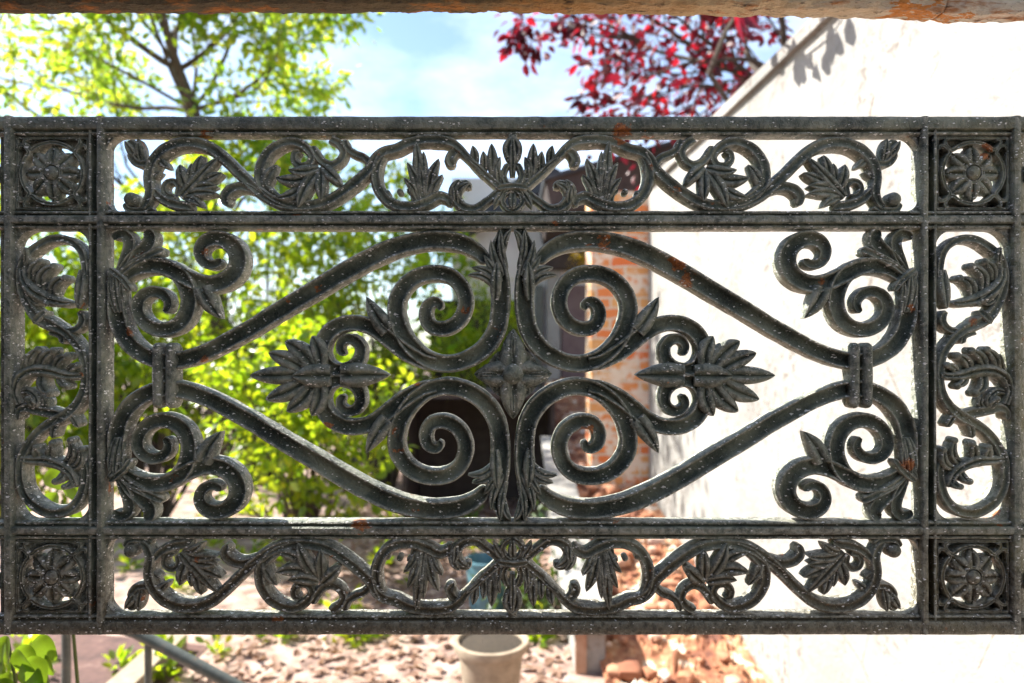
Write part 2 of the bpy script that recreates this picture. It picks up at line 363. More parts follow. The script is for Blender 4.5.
def leaflet(mb, base, tip, wid, bend=0.0, lift=1.5, curl=2.5, dep=9.0, blunt=0.7, b0=0.16):
    bx, by = base; tx, ty = tip; dx, dy = tx-bx, ty-by; L = math.hypot(dx, dy); nx, ny = -dy/L, dx/L
    k = max(14, int(L / 1.1)); vs = []; m = len(BLADE)
    for i in range(k + 1):
        t = i / k
        wv = wid/2 * max(math.sin(math.pi*(b0 + (1-b0)*t)), 0.0) ** blunt
        wv = max(wv, 0.35)
        off = bend * L * math.sin(math.pi*t); cx, cy = bx+dx*t+nx*off, by+dy*t+ny*off
        tx_, ty_ = dx/L + nx*bend*math.pi*math.cos(math.pi*t), dy/L + ny*bend*math.pi*math.cos(math.pi*t)
        q = math.hypot(tx_, ty_); px, py = -ty_/q, tx_/q
        e = lift*math.sin(math.pi*min(t*1.2, 1)*0.5) + curl*t*t
        for a, h in BLADE: vs.append(pl(cx+px*a*wv, cy+py*a*wv, -(h*wv*0.85 + e)))
        vs.append(pl(cx+px*wv*.9, cy+py*wv*.9, dep)); vs.append(pl(cx-px*wv*.9, cy-py*wv*.9, dep))
    r = m + 2
    fs = [(i*r+j, i*r+(j+1) % r, (i+1)*r+(j+1) % r, (i+1)*r+j) for i in range(k) for j in range(r)]
    fs += [tuple(range(r)), tuple(k*r + j for j in range(r-1, -1, -1))]
    return mb.add(vs, fs)
def leaf(lst, **k):
    mb = MB()
    for a in lst: leaflet(mb, *a[:3], bend=a[3] if len(a) > 3 else 0.0, **k)
    return mb
def dome(mb, u, v, r, h, y0=0.0, dep=10, n=18, sx=1.0):
    vs = []; rings = 6
    vs += [pl(u + r*sx*math.cos(2*math.pi*k/n), v + r*math.sin(2*math.pi*k/n), dep) for k in range(n)]
    for i in range(rings):
        a = i / rings * math.pi / 2
        vs += [pl(u + r*sx*math.cos(a)*math.cos(2*math.pi*k/n), v + r*math.cos(a)*math.sin(2*math.pi*k/n), y0 - h*math.sin(a)) for k in range(n)]
    vs.append(pl(u, v, y0 - h))
    fs = [(i*n+k, i*n+(k+1)%n, (i+1)*n+(k+1)%n, (i+1)*n+k) for i in range(rings) for k in range(n)]
    fs += [(rings*n+k, rings*n+(k+1)%n, len(vs)-1) for k in range(n)] + [tuple(range(n))]
    return mb.add(vs, fs)
def ext_h(mb, prof, u0, u1, step=4.0):
    """horizontal rail: profile of (v, y) swept along u"""
    m = len(prof); k = int((u1-u0)/step); us = [u0 + (u1-u0)*i/k for i in range(k+1)]
    vs = [pl(u, v, y) for u in us for v, y in prof]
    fs = [(i*m+j, i*m+(j+1) % m, (i+1)*m+(j+1) % m, (i+1)*m+j) for i in range(k) for j in range(m)] + [tuple(range(m)), tuple(k*m+j for j in range(m-1, -1, -1))]
    return mb.add(vs, fs)
def ext_v(mb, prof, v0, v1, step=4.0):
    m = len(prof); k = max(1, int((v1-v0)/step)); us = [v0 + (v1-v0)*i/k for i in range(k+1)]
    vs = [pl(u, v, y) for v in us for u, y in prof]
    fs = [(i*m+j, i*m+(j+1) % m, (i+1)*m+(j+1) % m, (i+1)*m+j) for i in range(k) for j in range(m)] + [tuple(range(m)), tuple(k*m+j for j in range(m-1, -1, -1))]
    return mb.add(vs, fs)

HALF = 0.634 - 0.375      # the foot of the panel lies this far under its middle
panel = empty('cast_iron_panel', ((CU-512)/1000, D, EYE - (634-VH)/1000), 'dark green cast-iron panel of scrolls, leaves and corner rosettes, flecked with white', 'railing panel')
LOC = (0, 0, HALF)
def part(mb, name, parent=panel, rough=0.00045, smooth=45):
    return mb.build(name, IRON, parent, smooth=smooth, rough=rough, loc=LOC if parent is panel else None)
def flip(o, sx=1, sz=1, parent=None):
    """another casting of the same part, turned over about the panel's middle"""
    c = o.copy(); C.objects.link(c); c.parent = parent or o.parent
    c.scale = (sx, 1, sz) if parent is None or parent is panel else (1, 1, 1)
    for ch in o.children:
        d = ch.copy(); C.objects.link(d); d.parent = c
    return c

# ---- rails and stiles
TOP = [(117,13),(117,-1.5),(117.8,-3.8),(119.5,-5),(123,-5.4),(128,-5.2),(129.6,-4.6),(130.6,-2.8),(131.2,-0.4),(132.2,-0.4),(132.7,-2.2),(133.9,-3.0),(135.2,-2.3),(135.7,0),(135.7,13)]
MID = [(211,13),(211,0),(211.5,-2.0),(212.8,-2.8),(214,-2.0),(214.5,0),(215.4,0),(216,-3.6),(217.6,-5),(222.5,-5.2),(224.0,-4),(224.7,-0.4),(225.6,-0.4),(226.1,-2.2),(227.4,-3.0),(228.8,-2.3),(229.5,0),(229.5,13)]
def vflip(p): return [(2*CV - a, b) for a, b in p][::-1]
BOT = vflip([(a-1.0 if a < 119 else a, b) for a, b in TOP]); LOWM = vflip(MID)
for prof in (TOP, MID, LOWM, BOT):
    part(ext_h(MB(), prof, -4, 1029), 'rail', rough=0.0004, smooth=35)
INN = [(918.5,12.8),(918.5,0),(918.8,-2.4),(919.4,-4.2),(920.6,-5.5),(922.8,-5.9),(924.8,-5.5),(926,-4.2),(926.5,-2),(926.8,7),(931.9,7),(932.3,-1),(932.9,-2.6),(934.1,-3.1),(935.3,-2.2),(935.7,0),(935.7,12.8)]
OUT = [(1009.5,12.8),(1009.5,0),(1009.9,-3),(1011.2,-5.2),(1014,-5.9),(1017.2,-5.4),(1018.6,-3.6),(1020,1),(1024,5.5),(1030,7),(1030,12.8)]
o = part(ext_v(MB(), INN, 117.6, 632.6), 'stile', rough=0.0004, smooth=35); flip(o, -1)
o = part(ext_v(MB(), OUT, 117.4, 632.8), 'stile', rough=0.0004, smooth=35); flip(o, -1)

def fillet(mb, cu, cv, su, sv, r, dep=12.6, y0=0.6):
    arc = [(cu + su*r - su*r*math.sin(a), cv + sv*r - sv*r*math.cos(a)) for a in [math.pi/2*i/9 for i in range(10)]]
    return mb.prism([(cu, cv)] + arc, y0, dep)

# ---- corner rosettes
def rosette(cu, cv):
    mb = MB()
    # plate with a round hole
    n = 48; hw = 36.9; sq = []
    for k in range(n):
        a = 2*math.pi*k/n; c, s_ = math.cos(a), math.sin(a); q = hw/max(abs(c), abs(s_)); sq.append((cu+q*c, cv+q*s_))
    ci = [(cu+31*math.cos(2*math.pi*k/n), cv+31*math.sin(2*math.pi*k/n)) for k in range(n)]
    vs = [pl(*p, 9.5) for p in sq] + [pl(*p, 9.5) for p in ci] + [pl(*p, 12.4) for p in sq] + [pl(*p, 12.4) for p in ci]
    fs = []
    for k in range(n):
        j = (k+1) % n
        fs += [(k, j, n+j, n+k), (2*n+k, 3*n+k, 3*n+j, 2*n+j), (n+k, n+j, 3*n+j, 3*n+k), (k, 2*n+k, 2*n+j, j)]
    mb.add(vs, fs)
    # square bead
    for p0, p1 in (((-1,-1),(1,-1)), ((1,-1),(1,1)), ((1,1),(-1,1)), ((-1,1),(-1,-1))):
        r_ = 35.3; sweep(mb, [(cu+p0[0]*r_, cv+p0[1]*r_, 2.6), (cu+(p0[0]+p1[0])/2*r_, cv+(p0[1]+p1[1])/2*r_, 2.6), (cu+p1[0]*r_, cv+p1[1]*r_, 2.6)], VINE, 6, cap1=False)
    # four scrolled arcs that make the ring, curling into the corners
    for q in range(4):
        a0 = math.pi/2*q + math.pi/4
        pts = []
        for i in range(9):
            a = a0 + math.radians(4) + math.radians(82)*i/8
            pts.append((cu+30.5*math.cos(a), cv+30.5*math.sin(a), 4.2, 1.0))
        e = a0 + math.pi/2
        def pol(r, a): return (cu+r*math.cos(a), cv+r*math.sin(a))
        tail = [(*pol(34, e-0.02), 3.6, 1), (*pol(40, e-0.03), 3.4, 1), (*pol(43.0, e-0.10), 3.2, 1), (*pol(40.5, e-0.17), 3.0, 1)]
        head = [(*pol(40.5, a0+0.17), 3.0, 1), (*pol(43.0, a0+0.10), 3.2, 1), (*pol(40, a0+0.03), 3.4, 1), (*pol(34, a0+0.02), 3.6, 1)]
        sweep(mb, head + pts + tail, VINE, 12.3, cap0=True)
    ro = part(mb, 'corner_rosette')
    fl = MB()
    for k in range(8):
        a = 2*math.pi*k/8
        leaflet(fl, (cu+8*math.cos(a), cv+8*math.sin(a)), (cu+27*math.cos(a), cv+27*math.sin(a)), 16.5, lift=-0.5, curl=-2.0, blunt=0.42, dep=10.5, b0=0.14)
        leaflet(fl, (cu+24*math.cos(a), cv+24*math.sin(a)), (cu+31*math.cos(a), cv+31*math.sin(a)), 5, lift=-3, curl=0, blunt=0.3, dep=11)
    # web between the petals
    for k in range(8):
        a = 2*math.pi*(k+.5)/8
        leaflet(fl, (cu+8*math.cos(a), cv+8*math.sin(a)), (cu+19*math.cos(a), cv+19*math.sin(a)), 8, lift=-3, curl=-1.5, dep=10.5)
    part(fl, 'flower', ro)
    bs = MB(); ring = [(cu+9.5*math.cos(a), cv+9.5*math.sin(a), 3.6, 1.8) for a in [2*math.pi*i/24 for i in range(25)]]
    sweep(bs, ring, VINE, 8, cap1=False); dome(bs, cu, cv, 7.2, 5.5, -1.0)
    part(bs, 'boss', ro)
    return ro
ros = rosette(972.4, 173.3)
for sx, sz in ((-1, 1), (1, -1), (-1, -1)): flip(ros, sx, sz, None)

# ---- the four long arms
arm = MB()
sweep(arm, [(538,262,12),(545,254,15),(554,247.5,17.5),(566,242.5,19),(580,240.5,19.5),(597,240.5,19.5),(622,245,20),(650,256,20.5),(680,272,20.5),(712,291,20),(745,310.5,19),(770,326,18.5),(795,340,18),(818,351.5,17.5),(840,359,17.5),(858,361.5,17.5),(875,357.5,17.5),(891,347.5,18.5),(902,333,19),(907.5,315,19.5),(908.5,298,17),(907,283,13),(904,272,9)], CHAN, 12.5, cap0=True)
a1 = part(arm, 'scroll_arm')
for sx, sz in ((-1,1),(1,-1),(-1,-1)): flip(a1, sx, sz)

# ---- the four great spirals, with a branch to the small volute
sp = MB()
sweep(sp, [(586,310,7,1.5),(585.5,304,9,1.8),(590.5,301.5,11,1.8),(597,306,13,1.8),(599,316,14.5,1.6),(594,326,15,1.4),(582.5,329,15.2,1.2),(569,323.5,15.5,1),(561,312,16,.8),(559.5,298,16.2,.6),(564.5,285,16.4,.4),(575,276,16.6,.2),(590,273,17,0),(606,276,17.2),(619,285,17.5),(627.5,299,17.8),(628.5,314,18),(623.5,331,18),(613,347,18),(598.5,358.5,18),(582,363.5,18),(565.5,362,18.2),(550,355,18.8),(537,344,19.2),(528.5,329,19.5),(525,312,19.5),(524.3,296,20),(525.5,280,21),(528,264,19),(527.5,249,14.5),(523.5,238,12),(520,230,12)], CHAN, 12.5, cap0=True, cap1=False)
s1 = part(sp, 'great_spiral')
cx_ = MB()   # acanthus sheath round the stem
for a in [((529,289),(557,275.5),9,-0.18),((527,283),(553,268),9,-0.14),((524,282),(541,256),9,0.0),((522,276),(534,241),9,0.08),((519,268),(524,231),8,0.06),((530,300),(528,262),12,0.0),((521,250),(514,230),7,0.1)]:
    leaflet(cx_, a[0], a[1], a[2], a[3], lift=3.2, curl=1.0)
part(cx_, 'sheath_leaf', s1)
lf = MB(); leaflet(lf, (637,331), (658.5,297), 19, 0.03, lift=0.5, curl=1.0, b0=0.34, blunt=.8)
part(lf, 'leaf', s1)
vo = MB()
sweep(vo, [(590,364,13),(604,360.5,16),(622,350.5,17.5),(640,336,17.5),(655,326.5,16.5),(670,323,16.5),(684,325,17),(696,332.5,17.2),(702.5,344,17),(702.5,356,16),(696,366,15),(685.5,370,14),(674,367,13.5),(666,359,13),(664.5,348,12.5),(670,340.5,11.5),(678.5,339,10.5),(684.5,344,9.5),(684.5,351,8.5),(680,353.5,7.5)], CHAN, 12.5)
v1 = part(vo, 'volute')
for sx, sz in ((-1,1),(1,-1),(-1,-1)):
    flip(s1, sx, sz); flip(v1, sx, sz)

# ---- palmettes at either side of the middle
pm = MB()
leaflet(pm, (684,375), (636,375), 25, 0, lift=1.0, curl=0.5, b0=0.3, blunt=.75)
for t_, b_, wd, bd in (((713,336),(706,372),15,-.12),((739.5,341),(709,374),16,-.10),((756,353),(712,376),15,-.06),((759,399),(712,376),15,.06),((738,411.5),(709,377),16,.10),((713.5,416),(706,379),15,.12)):
    leaflet(pm, b_, t_, wd*1.28, bd, lift=0.2, curl=1.2, b0=0.0, blunt=.62)
leaflet(pm, (712,375), (774.5,375.5), 19, 0, lift=0.6, curl=1.0, b0=0.0, blunt=.7)
leaflet(pm, (694,375.5), (731.5,376), 25, 0, lift=3.2, curl=2.2, b0=0.3, blunt=.75)
p1 = part(pm, 'palmette'); flip(p1, -1)

# ---- middle flower
cr = MB()
for a, Lp in ((0, 39), (math.pi/2, 45), (math.pi, 39), (3*math.pi/2, 45)):
    c, s_ = math.cos(a), math.sin(a)
    leaflet(cr, (513+5*c, 374+5*s_), (513+Lp*c, 374+Lp*s_), 27, 0, lift=0.0, curl=-1.0, b0=.36, blunt=.75)
    for off, ln, wd in ((0, Lp*.90, 7), (0.30, Lp*.70, 6), (-0.30, Lp*.70, 6)):
        ca, sa = math.cos(a+off), math.sin(a+off)
        leaflet(cr, (513+8*c, 374+8*s_), (513+ln*ca, 374+ln*sa), wd, 0, lift=4.0, curl=-1.5, b0=.3, blunt=.5)
    ca, sa = math.cos(a+math.pi/4), math.sin(a+math.pi/4)
    leaflet(cr, (513+7*ca, 374+7*sa), (513+24*ca, 374+24*sa), 13, 0, lift=-1.5, curl=-0.5, b0=.25)
cr.prism([(513+(27 if i % 2 else 33)*math.cos(math.pi/4*i), 374+(27 if i % 2 else 33)*math.sin(math.pi/4*i)) for i in range(8)], 4.0, 10.0)
part(cr, 'middle_flower'); bo = MB(); dome(bo, 513, 374, 10.6, 8.0, -3.5, n=24)
bo = part(bo, 'flower_boss')

# ---- collars that tie the arms together
co = MB()
for u0 in (853.2, 866.2):
    prof = [(u0-5.2, 12), (u0-5.2, -1), (u0-4.6, -4.2), (u0-2.6, -6.3), (u0, -6.9), (u0+2.6, -6.3), (u0+4.6, -4.2), (u0+5.2, -1), (u0+5.2, 12)]
    ext_v(co, prof, 347.5, 403.5)
    dome(co, u0, 347.8, 5.2, 6.4, -0.5); dome(co, u0, 403.2, 5.2, 6.4, -0.5)
co.box(pl(857, 400, 3), pl(863, 350, 11))
c1 = part(co, 'collar'); flip(c1, -1)

# ---- corner scrolls
cs = MB()
sweep(cs, [(906,283,9),(899,275,14),(888,268.5,17),(876,266,17.5),(862,266.5,17.5),(849,272,18),(840,283,18),(836,296,18),(836.5,309,17.5),(842,320.5,17),(853,328,16),(866,329.5,15.5),(878,324.5,15),(885.5,315,14.6),(886.5,303.5,14),(881,295,13),(872,291.5,12),(862.5,294,11),(857,301,9.5),(858,308.5,8.5),(862.5,310.5,7.5)], CHAN, 12.5)
sweep(cs, [(872,265,13),(858,268.5,16.5),(843,275.5,17.5),(829,281.5,18),(814,284.5,18.5),(800,281,19.5),(790,272,20),(786.5,260,20),(790,248.5,19),(799,241,17.5),(810,238.5,16.5),(820,242,15),(825,250,13.5),(823,259,12),(815.5,264.5,10.5),(808,263,9),(804.5,258.5,8)], CHAN, 12.5)
k1 = part(cs, 'corner_scroll')
lf = MB(); leaflet(lf, (822.5,288), (804,318.5), 20, -0.04, lift=0, curl=1.0, b0=0.34, blunt=.8); part(lf, 'leaf', k1)
fn = MB()
sweep(fn, [(905,274,7),(892,264,9),(880,257.5,9),(869,252.5,9.5),(861,249.5,10.5)], VINE, 11)
sweep(fn, [(907,276,7),(896,262,12),(884,251.5,14.5),(876,243,15),(875,235.5,13),(881,231.5,11)], CHAN, 11.5)
sweep(fn, [(908,278,7),(902,263,10),(896.5,250,12.5),(896,240,12.5),(901,234.5,11.5),(908,235.5,10),(911.5,240,8)], CHAN, 11.5)
part(fn, 'lobe', k1)
sh = MB()   # leafy sheath on the arm's end
for a in (((909,312),(914,276),7,.05),((905,312),(909,272),9,.03),((901,310),(902,277),7,.02),((905,282),(916,272),7,.1)): leaflet(sh, *a, lift=2.0, curl=1.5)
sweep(sh, [(893,291,6,2),(900,281,7,2.5),(908,274,7.5,2.5),(915,269,6,2)], VINE, 8, cap0=True)
part(sh, 'sheath_leaf', k1)
for sx, sz in ((-1,1),(1,-1),(-1,-1)): flip(k1, sx, sz)

# ---- leafy border, right half of the upper one; the other three quarters are castings of it
def border():
    vn = MB()
    V = VINE
    sweep(vn, [(524,189,8,1),(534,180,8,1),(545,170.5,7.5,1),(557,158,7.5,1.5),(567,148,9,1.5),(576,142.5,11,1),(589,140.5,12,.5),(602,140.5,12),(616,143.5,12),(628,149,12),(640,152,12),(649,158.5,12),(656,170,12),(667,181,12.5),(683,193,12.5),(700,202.5,12.5),(718,206,12),(737,205.5,12),(753,200,12.5),(768,190,12.5),(785,174,12),(801,158.5,12.5),(816,147.5,13),(832,143.5,13.5),(849,145,13.5),(863,152.5,13),(872.5,164,12.5),(876,178,12),(874.5,192,11),(878,202,9),(884,209,8)], V, 12)
    sweep(vn, [(700,203,8),(724,206.5,9),(745,200.5,11.5),(758,191,12.5),(764.5,179.5,12.5),(763.5,166,12.5),(756.5,153.5,12),(746,145.5,11.5),(734,142.3,11),(724,144.5,10),(716.5,150.5,9),(713,158,8.5),(717,165,8.5),(725,166,8),(731,160.5,7.5),(730,153,7),(724.5,151.5,6)], V, 11.5)
    sweep(vn, [(640,150,9),(646.5,162,11),(649,176,12),(645.5,190,12),(637,201,12),(625,206.5,11.5),(611,206.5,12),(597,202,12),(586,196.5,11.5),(577,199.5,10.5),(574.5,206,8)], V, 11.5)
    sweep(vn, [(655,163,8),(662,157,8),(671,153.5,8),(678,148,8),(680.5,139,8)], V, 10)
    sweep(vn, [(694,139,9),(686,144,9),(681.5,152,8.5),(684.5,160,8.5),(693,165,9),(702,162,9),(708.5,154.5,9),(713,146,8)], V, 11)
    sweep(vn, [(763,196,7),(772,190,9.5),(783,187,11),(793,189.5,12),(799.5,197,11.5),(797.5,206,9)], V, 11)
    sweep(vn, [(866,160,7),(878,164,8),(888,163,8),(893,156,9),(890,147,10),(897,141,9)], V, 11)
    sweep(vn, [(872,190,8),(863,199,10),(851,204.5,11),(839,206.5,10.5),(833,209,8)], V, 11)
    sweep(vn, [(874,206,7),(884,211,8),(896,210,7),(901,203,6)], V, 10); dome(vn, 894, 199, 7, 5, 0)
    sweep(vn, [(513,190,9),(526,192,8),(538,201,8),(550,208.5,9),(562,207,11),(569,198,12),(567.5,188.5,11),(560,184,9),(554,188,7)], V, 11)
    sweep(vn, [(566,150,8),(572,154,11),(575,161,12),(571,167,9)], V, 11)
    for q in ((836,190),): pass
    sweep(vn, [(848,195,6),(846.5,187,6.5),(851,181.5,6.5),(858,182.5,6.5),(861,189,6.5),(857.5,195.5,6.5),(850,197,6)], V, 10)
    for u, v in ((625,192),(637.5,193.5)): dome(vn, u, v, 3.2, 3, 0)
    sweep(vn, [(611,203,5),(613,194,5),(618,189,5)], V, 9); 
    fillet(vn, 918.6, 135.6, -1, 1, 15); fillet(vn, 918.6, 211.1, -1, -1, 12)
    vn_o = part(vn, 'floral_border')
    L = lambda lst, name='leaf', **k: part(leaf(lst, **k), name, vn_o)
    L([((531,177),(533.5,145),12),((529,178),(524.5,158),9,.1),((541,170),(542,152.5),9,-.05),((550,163),(552.6,147),9,-.05),((537,176),(558,158),7),((525,186),(528,165),8)], lift=2)
    L([((602,200),(608.5,142),14),((600,199),(600.5,153),12,.04),((597,199),(586,160),12,.06),((596,200),(582,176),9,.08),((605,199),(617,164),12,-.06),((607,200),(621,179),9,-.08)], lift=2.5, curl=3)
    L([((567,204),(556,184),9,.25),((570,202),(565,181),9,.2),((570,206),(571,188),8,-.1)], lift=3, curl=2, blunt=.5)
    L([((703,166),(684,184.5),14),((704,170),(703,202),13),((708,171),(726,208),15,-.05),((707,168),(735.5,171),13,.1),((716,178),(748,178.5),14,.1),((722,187),(747,199),12,.1),((694,176),(686,186),9)], lift=3, curl=1.5)
    L([((760,190),(747,165.5),12,.1)], lift=2, curl=1)
    L([((764,186),(752,172),9)], lift=2, curl=1)
    L([((845,197),(804.5,157),12,0),((829,178),(822,156),10,.05),((836,182),(832,164.5),8,0),((839,188),(843.5,165.5),13,.05),((828,182),(802.5,173.5),11,-.05),((834,189),(808,186.5),12,.03),((840,195),(807,194.5),12,.05),((840,198),(822,207),10,.1)], lift=2.2, curl=1.2)
    L([((884,160),(886,139),9)], lift=2, curl=1)
    L([((888,158),(899,142),9)], lift=2, curl=1)
    L([((866,160),(856,168),8)], lift=1, curl=1)
    L([((874,178),(864,172),7)], lift=1, curl=1)
    return vn_o
bd = border()
for sx, sz in ((-1,1),(1,-1),(-1,-1)): flip(bd, sx, sz)
# bud in the middle of each border
bu = MB()
for s_ in (-1, 1):
    leaflet(bu, (512.5+s_*1.5,163), (512.5+s_*4,135.5), 12, s_*(-0.25), lift=2, curl=1.5, blunt=.6)
    sweep(bu, [(512.5+s_*1,186,6,2),(512.5+s_*6,184,6.5,2),(512.5+s_*9,176,6.5,2),(512.5+s_*7,168,6,2),(512.5+s_*4,164,5,2)], VINE, 10)
    sweep(bu, [(512.5+s_*2,190,5,2),(512.5+s_*8,194,6,2),(512.5+s_*10,202,6,2),(512.5+s_*5,209,6,2),(512.5+s_*0.5,211,5,2)], VINE, 10)
    leaflet(bu, (512.5+s_*4,189), (512.5+s_*19,208), 9, s_*(-0.1), lift=2, curl=1)
leaflet(bu, (512.5,176), (512.5,140), 8, 0, lift=3, curl=2, blunt=.5); leaflet(bu, (512.5,190), (512.5,210), 9, 0, lift=3, curl=1, blunt=.5)
sweep(bu, [(497,189,6,3),(505,187.5,7,3.4),(512.5,187,7,3.6),(520,187.5,7,3.4),(528,189,6,3)], VINE, 10, cap0=True)
b1 = part(bu, 'bud'); flip(b1, 1, -1)

# ---- leafy strip down each side
def strip():
    vn = MB(); V = VINE
    sweep(vn, [(944,304,7),(940.5,290,7),(939.5,274,7.5),(941.5,257,8),(948.5,245.5,8),(960,239.5,8.5),(974,239.5,9),(986,245.5,9.5),(995,253,9),(1001,262,10),(1003.5,276,11),(1001.5,292,11),(995.5,307,11),(986,318,14),(974,324.5,14),(962,331,10),(951,341,9.5),(943,354,9),(940,372,8.5),(941,390,9),(948,405,11),(960,416,14),(973,423,12),(985,431,10.5),(995.5,443,10),(1003,459,10.5),(1004,477,11),(1000,493,11.5),(990,505,12),(975,512.5,12),(959,511,11.5),(947.5,502,10.5),(941.5,488,9.5),(939.5,472,8.5),(943,460,7)], V, 12)
    leaflet(vn, (942,270), (945,309), 12, 0, lift=2, curl=1, blunt=.5)
    sweep(vn, [(958,331,6),(948,329,8),(942.5,322,8.5),(943.5,314.5,8),(948,313,6)], V, 11)
    sweep(vn, [(975,332,6),(964,336,8),(962,344,7)], V, 10)
    sweep(vn, [(978,311,7,2),(984,317,8,3),(990,324,7,2)], V, 9, cap0=True)
    sweep(vn, [(960,416,9),(974,412.5,11),(988,410,10.5),(999,408,10),(1006,412,8),(1007,420,7)], V, 11)
    for su, cu in ((-1, 1009.7), (1, 935.6)):
        fillet(vn, cu, 229.4, su, 1, 20); fillet(vn, cu, 520.6, su, -1, 19)
    o = part(vn, 'floral_strip')
    L = lambda lst, **k: part(leaf(lst, **k), 'leaf', o)
    def lobed(body, lobes, prof=BLADE):
        body = [(q[0], q[1], q[2]*0.72, q[3]) for q in body]
        m_ = MB(); sweep(m_, body, prof, 11)
        for b_, t_, w_, bd_, kr in lobes:
            leaflet(m_, b_, t_, w_*0.78, bd_, lift=3, curl=2.5, blunt=.45, b0=.2)
            if kr: kr *= 0.72; dome(m_, t_[0], t_[1], kr, kr*0.9, -4.0, dep=6, n=14)
        part(m_, 'leaf', o)
    lobed([(1003,268,8,1),(1000,280,14,2),(991,291,18,2.5),(977,299,17,2.5),(962,303,13,2),(952,303,8,1.5)],
          [((972,297),(957,279),15,.22,5.5),((983,290),(969,267),15,.20,5.5),((993,280),(982,262),13,.15,5),((1000,268),(997,248),10,-.1,0)])
    lobed([(1002,283,7,0),(996,296,10,1),(987,303,9,2),(983,300,7,2)], [((992,300),(975,304),9,.2,4)])
    lobed([(1005,404,10,1),(1008.5,391,13,1.5),(1003,378,16,2),(991,371,18,2),(976,371,18,2),(960,375.5,15,2),(946,376,11,2),(940,373,8,2)],
          [((998,372),(984,350),15,.12,5.5),((984,370),(969,351),15,.15,5.5),((970,371),(955,356),14,.15,5.5),((957,374),(945,365),11,.12,4.5),((1004,376),(996,354),11,-.05,0),((966,374),(955,386),12,-.12,5),((982,374),(973,393),15,-.18,5.5)])
    lobed([(1005,392,8,0),(995,391,11,1),(987,398,12,1.5),(988,408,10,2)], [((988,408),(994,399),12,0,5)])
    lobed([(985,411,8,0),(979,404,10,1),(980,397,9,1.5)], [])
    lobed([(1003,459,9,1),(992,460,14,1.5),(977,460.5,17,2),(963,465.5,15,2),(952,475,13,2),(947,487,10,2)],
          [((984,460),(986,447),14,.05,5),((973,460),(970,443),15,.05,5.5),((961,464),(952,440),12,-.2,5),((955,469),(941.5,449),11,-.25,4.5),((960,470),(967,481),12,.2,5),((951,478),(958,486),11,.25,4.5)])
    lobed([(960,410,9,0),(952,417,12,1),(946,427,10,1)], [])
    lobed([(964,418,9,0),(970,428,12,1),(972,438,9,1)], [])
    return o
st = strip(); flip(st, -1)

for v_ in (165, 575):       # lugs that fix the panel to its posts, just outside the picture
    lg = MB(); lg.prism([(1029,v_),(1087,v_),(1087,v_+16),(1029,v_+16)], 1.0, 9.0); flip(part(lg, 'mounting_lug', rough=0.0002), -1)

# ------------------------------------------------------------------ the frame the panel sits in: a rusty beam above, posts just outside the picture
fr = empty('rusty_gate_frame', (0, D+0.01, 0), 'rusty flaking beam running across the top above the iron panel', 'gate frame')
def beam(name, us, bot, top, lab=None):
    mb = MB(); prof_n = 0; vs = []
    for i, (u, b_) in enumerate(zip(us, bot)):
        j = noise.noise(Vector((u*0.05, 3.1, 0)))*1.4 + noise.noise(Vector((u*0.3, 1.1, 0)))*0.7
        fr_ = b_ - 15.5
        ring = [(fr_+j, 22), (fr_+3+j, 12), (fr_+2+j, -2), (fr_-2.5+j*.6, -6+j), (fr_-9, -7.5), (top+6, -8), (top, -5), (top, 22)]
        prof_n = len(ring)
        for v_, y_ in ring: vs.append(((u-512)/1000, y_/1000, EYE-(v_-VH)/1000))
    m = prof_n; k = len(us)
    fs = [(i*m+q, i*m+(q+1) % m, (i+1)*m+(q+1) % m, (i+1)*m+q) for i in range(k-1) for q in range(m)] + [tuple(range(m)), tuple((k-1)*m+q for q in range(m-1,-1,-1))]
    mb.add(vs, fs)
    o = mb.build(name, BEAM, fr, smooth=35, rough=0.0022)
    if lab: o['label'] = lab
    return o
xs = list(range(-100, 957, 3)); beam('beam', xs, np.interp(xs, [-100, 0, 256, 512, 768, 930, 945, 956], [13.5, 13, 12, 12, 16.5, 18.5, 22.5, 14]), -45)
xs = list(range(950, 1128, 3)); beam('beam', xs, np.interp(xs, [950, 958, 1128], [20.5, 22.5, 21.5]), -43, 'paler flaking end of the rusty beam')
for x0 in (-0.645, 0.572):
    mb = MB(); mb.box((x0, -0.012, 0.0), (x0+0.068, 0.03, EYE+0.42)); 
    mb.build('post', BEAM, fr, smooth=30, rough=0.001)
# fr sits at y = D + 0.01; panel foot and frame share the plane

# ------------------------------------------------------------------ ground and path
gm = MB(); n_ = 60
gx = np.linspace(-30, 30, n_); gy = np.linspace(-20, 60, n_)
struct('ground', gm.add([(-60,-40,0),(60,-40,0),(60,90,0),(-60,90,0)], [(0,1,2,3)]), SOIL, smooth=0)

MAROON = noisy('dark_red_ground', [(0.3, (0.05, 0.026, 0.024)), (0.6, (0.12, 0.062, 0.052)), (0.75, (0.20, 0.13, 0.11))], 9, bs=0.5)
struct('dark_ground_sheet', MB().add([(-4.2,1.6,.004),(-1.62,1.6,.004),(-1.66,3.75,.004),(-4.2,4.3,.004)], [(0,1,2,3)]), MAROON, smooth=0)  # flat sheet, darker and redder than the soil around it
def wx(y): return 1.43 - 0.0585*y           # face of the white wall
def rz(y): return 0.004 + max(0.0, (y-3.2))*0.215
rp = MB(); ny, nx = 260, 60; vs = []
for i in range(ny+1):
    y = 2.4 + (9.5-2.4)*i/ny
    for j in range(nx+1):
        x = 0.44 + (wx(y)-0.003-0.44)*j/nx
        if y > 5.7: x = 0.44 + (1.6-0.44)*j/nx
        vs.append((x, y, rz(y) + 0.07*max(0, noise.fractal(Vector((x*6, y*6, 0)), 0.6, 2.2, 5)) + (0.0 if y > 3.2 else 0.004)))
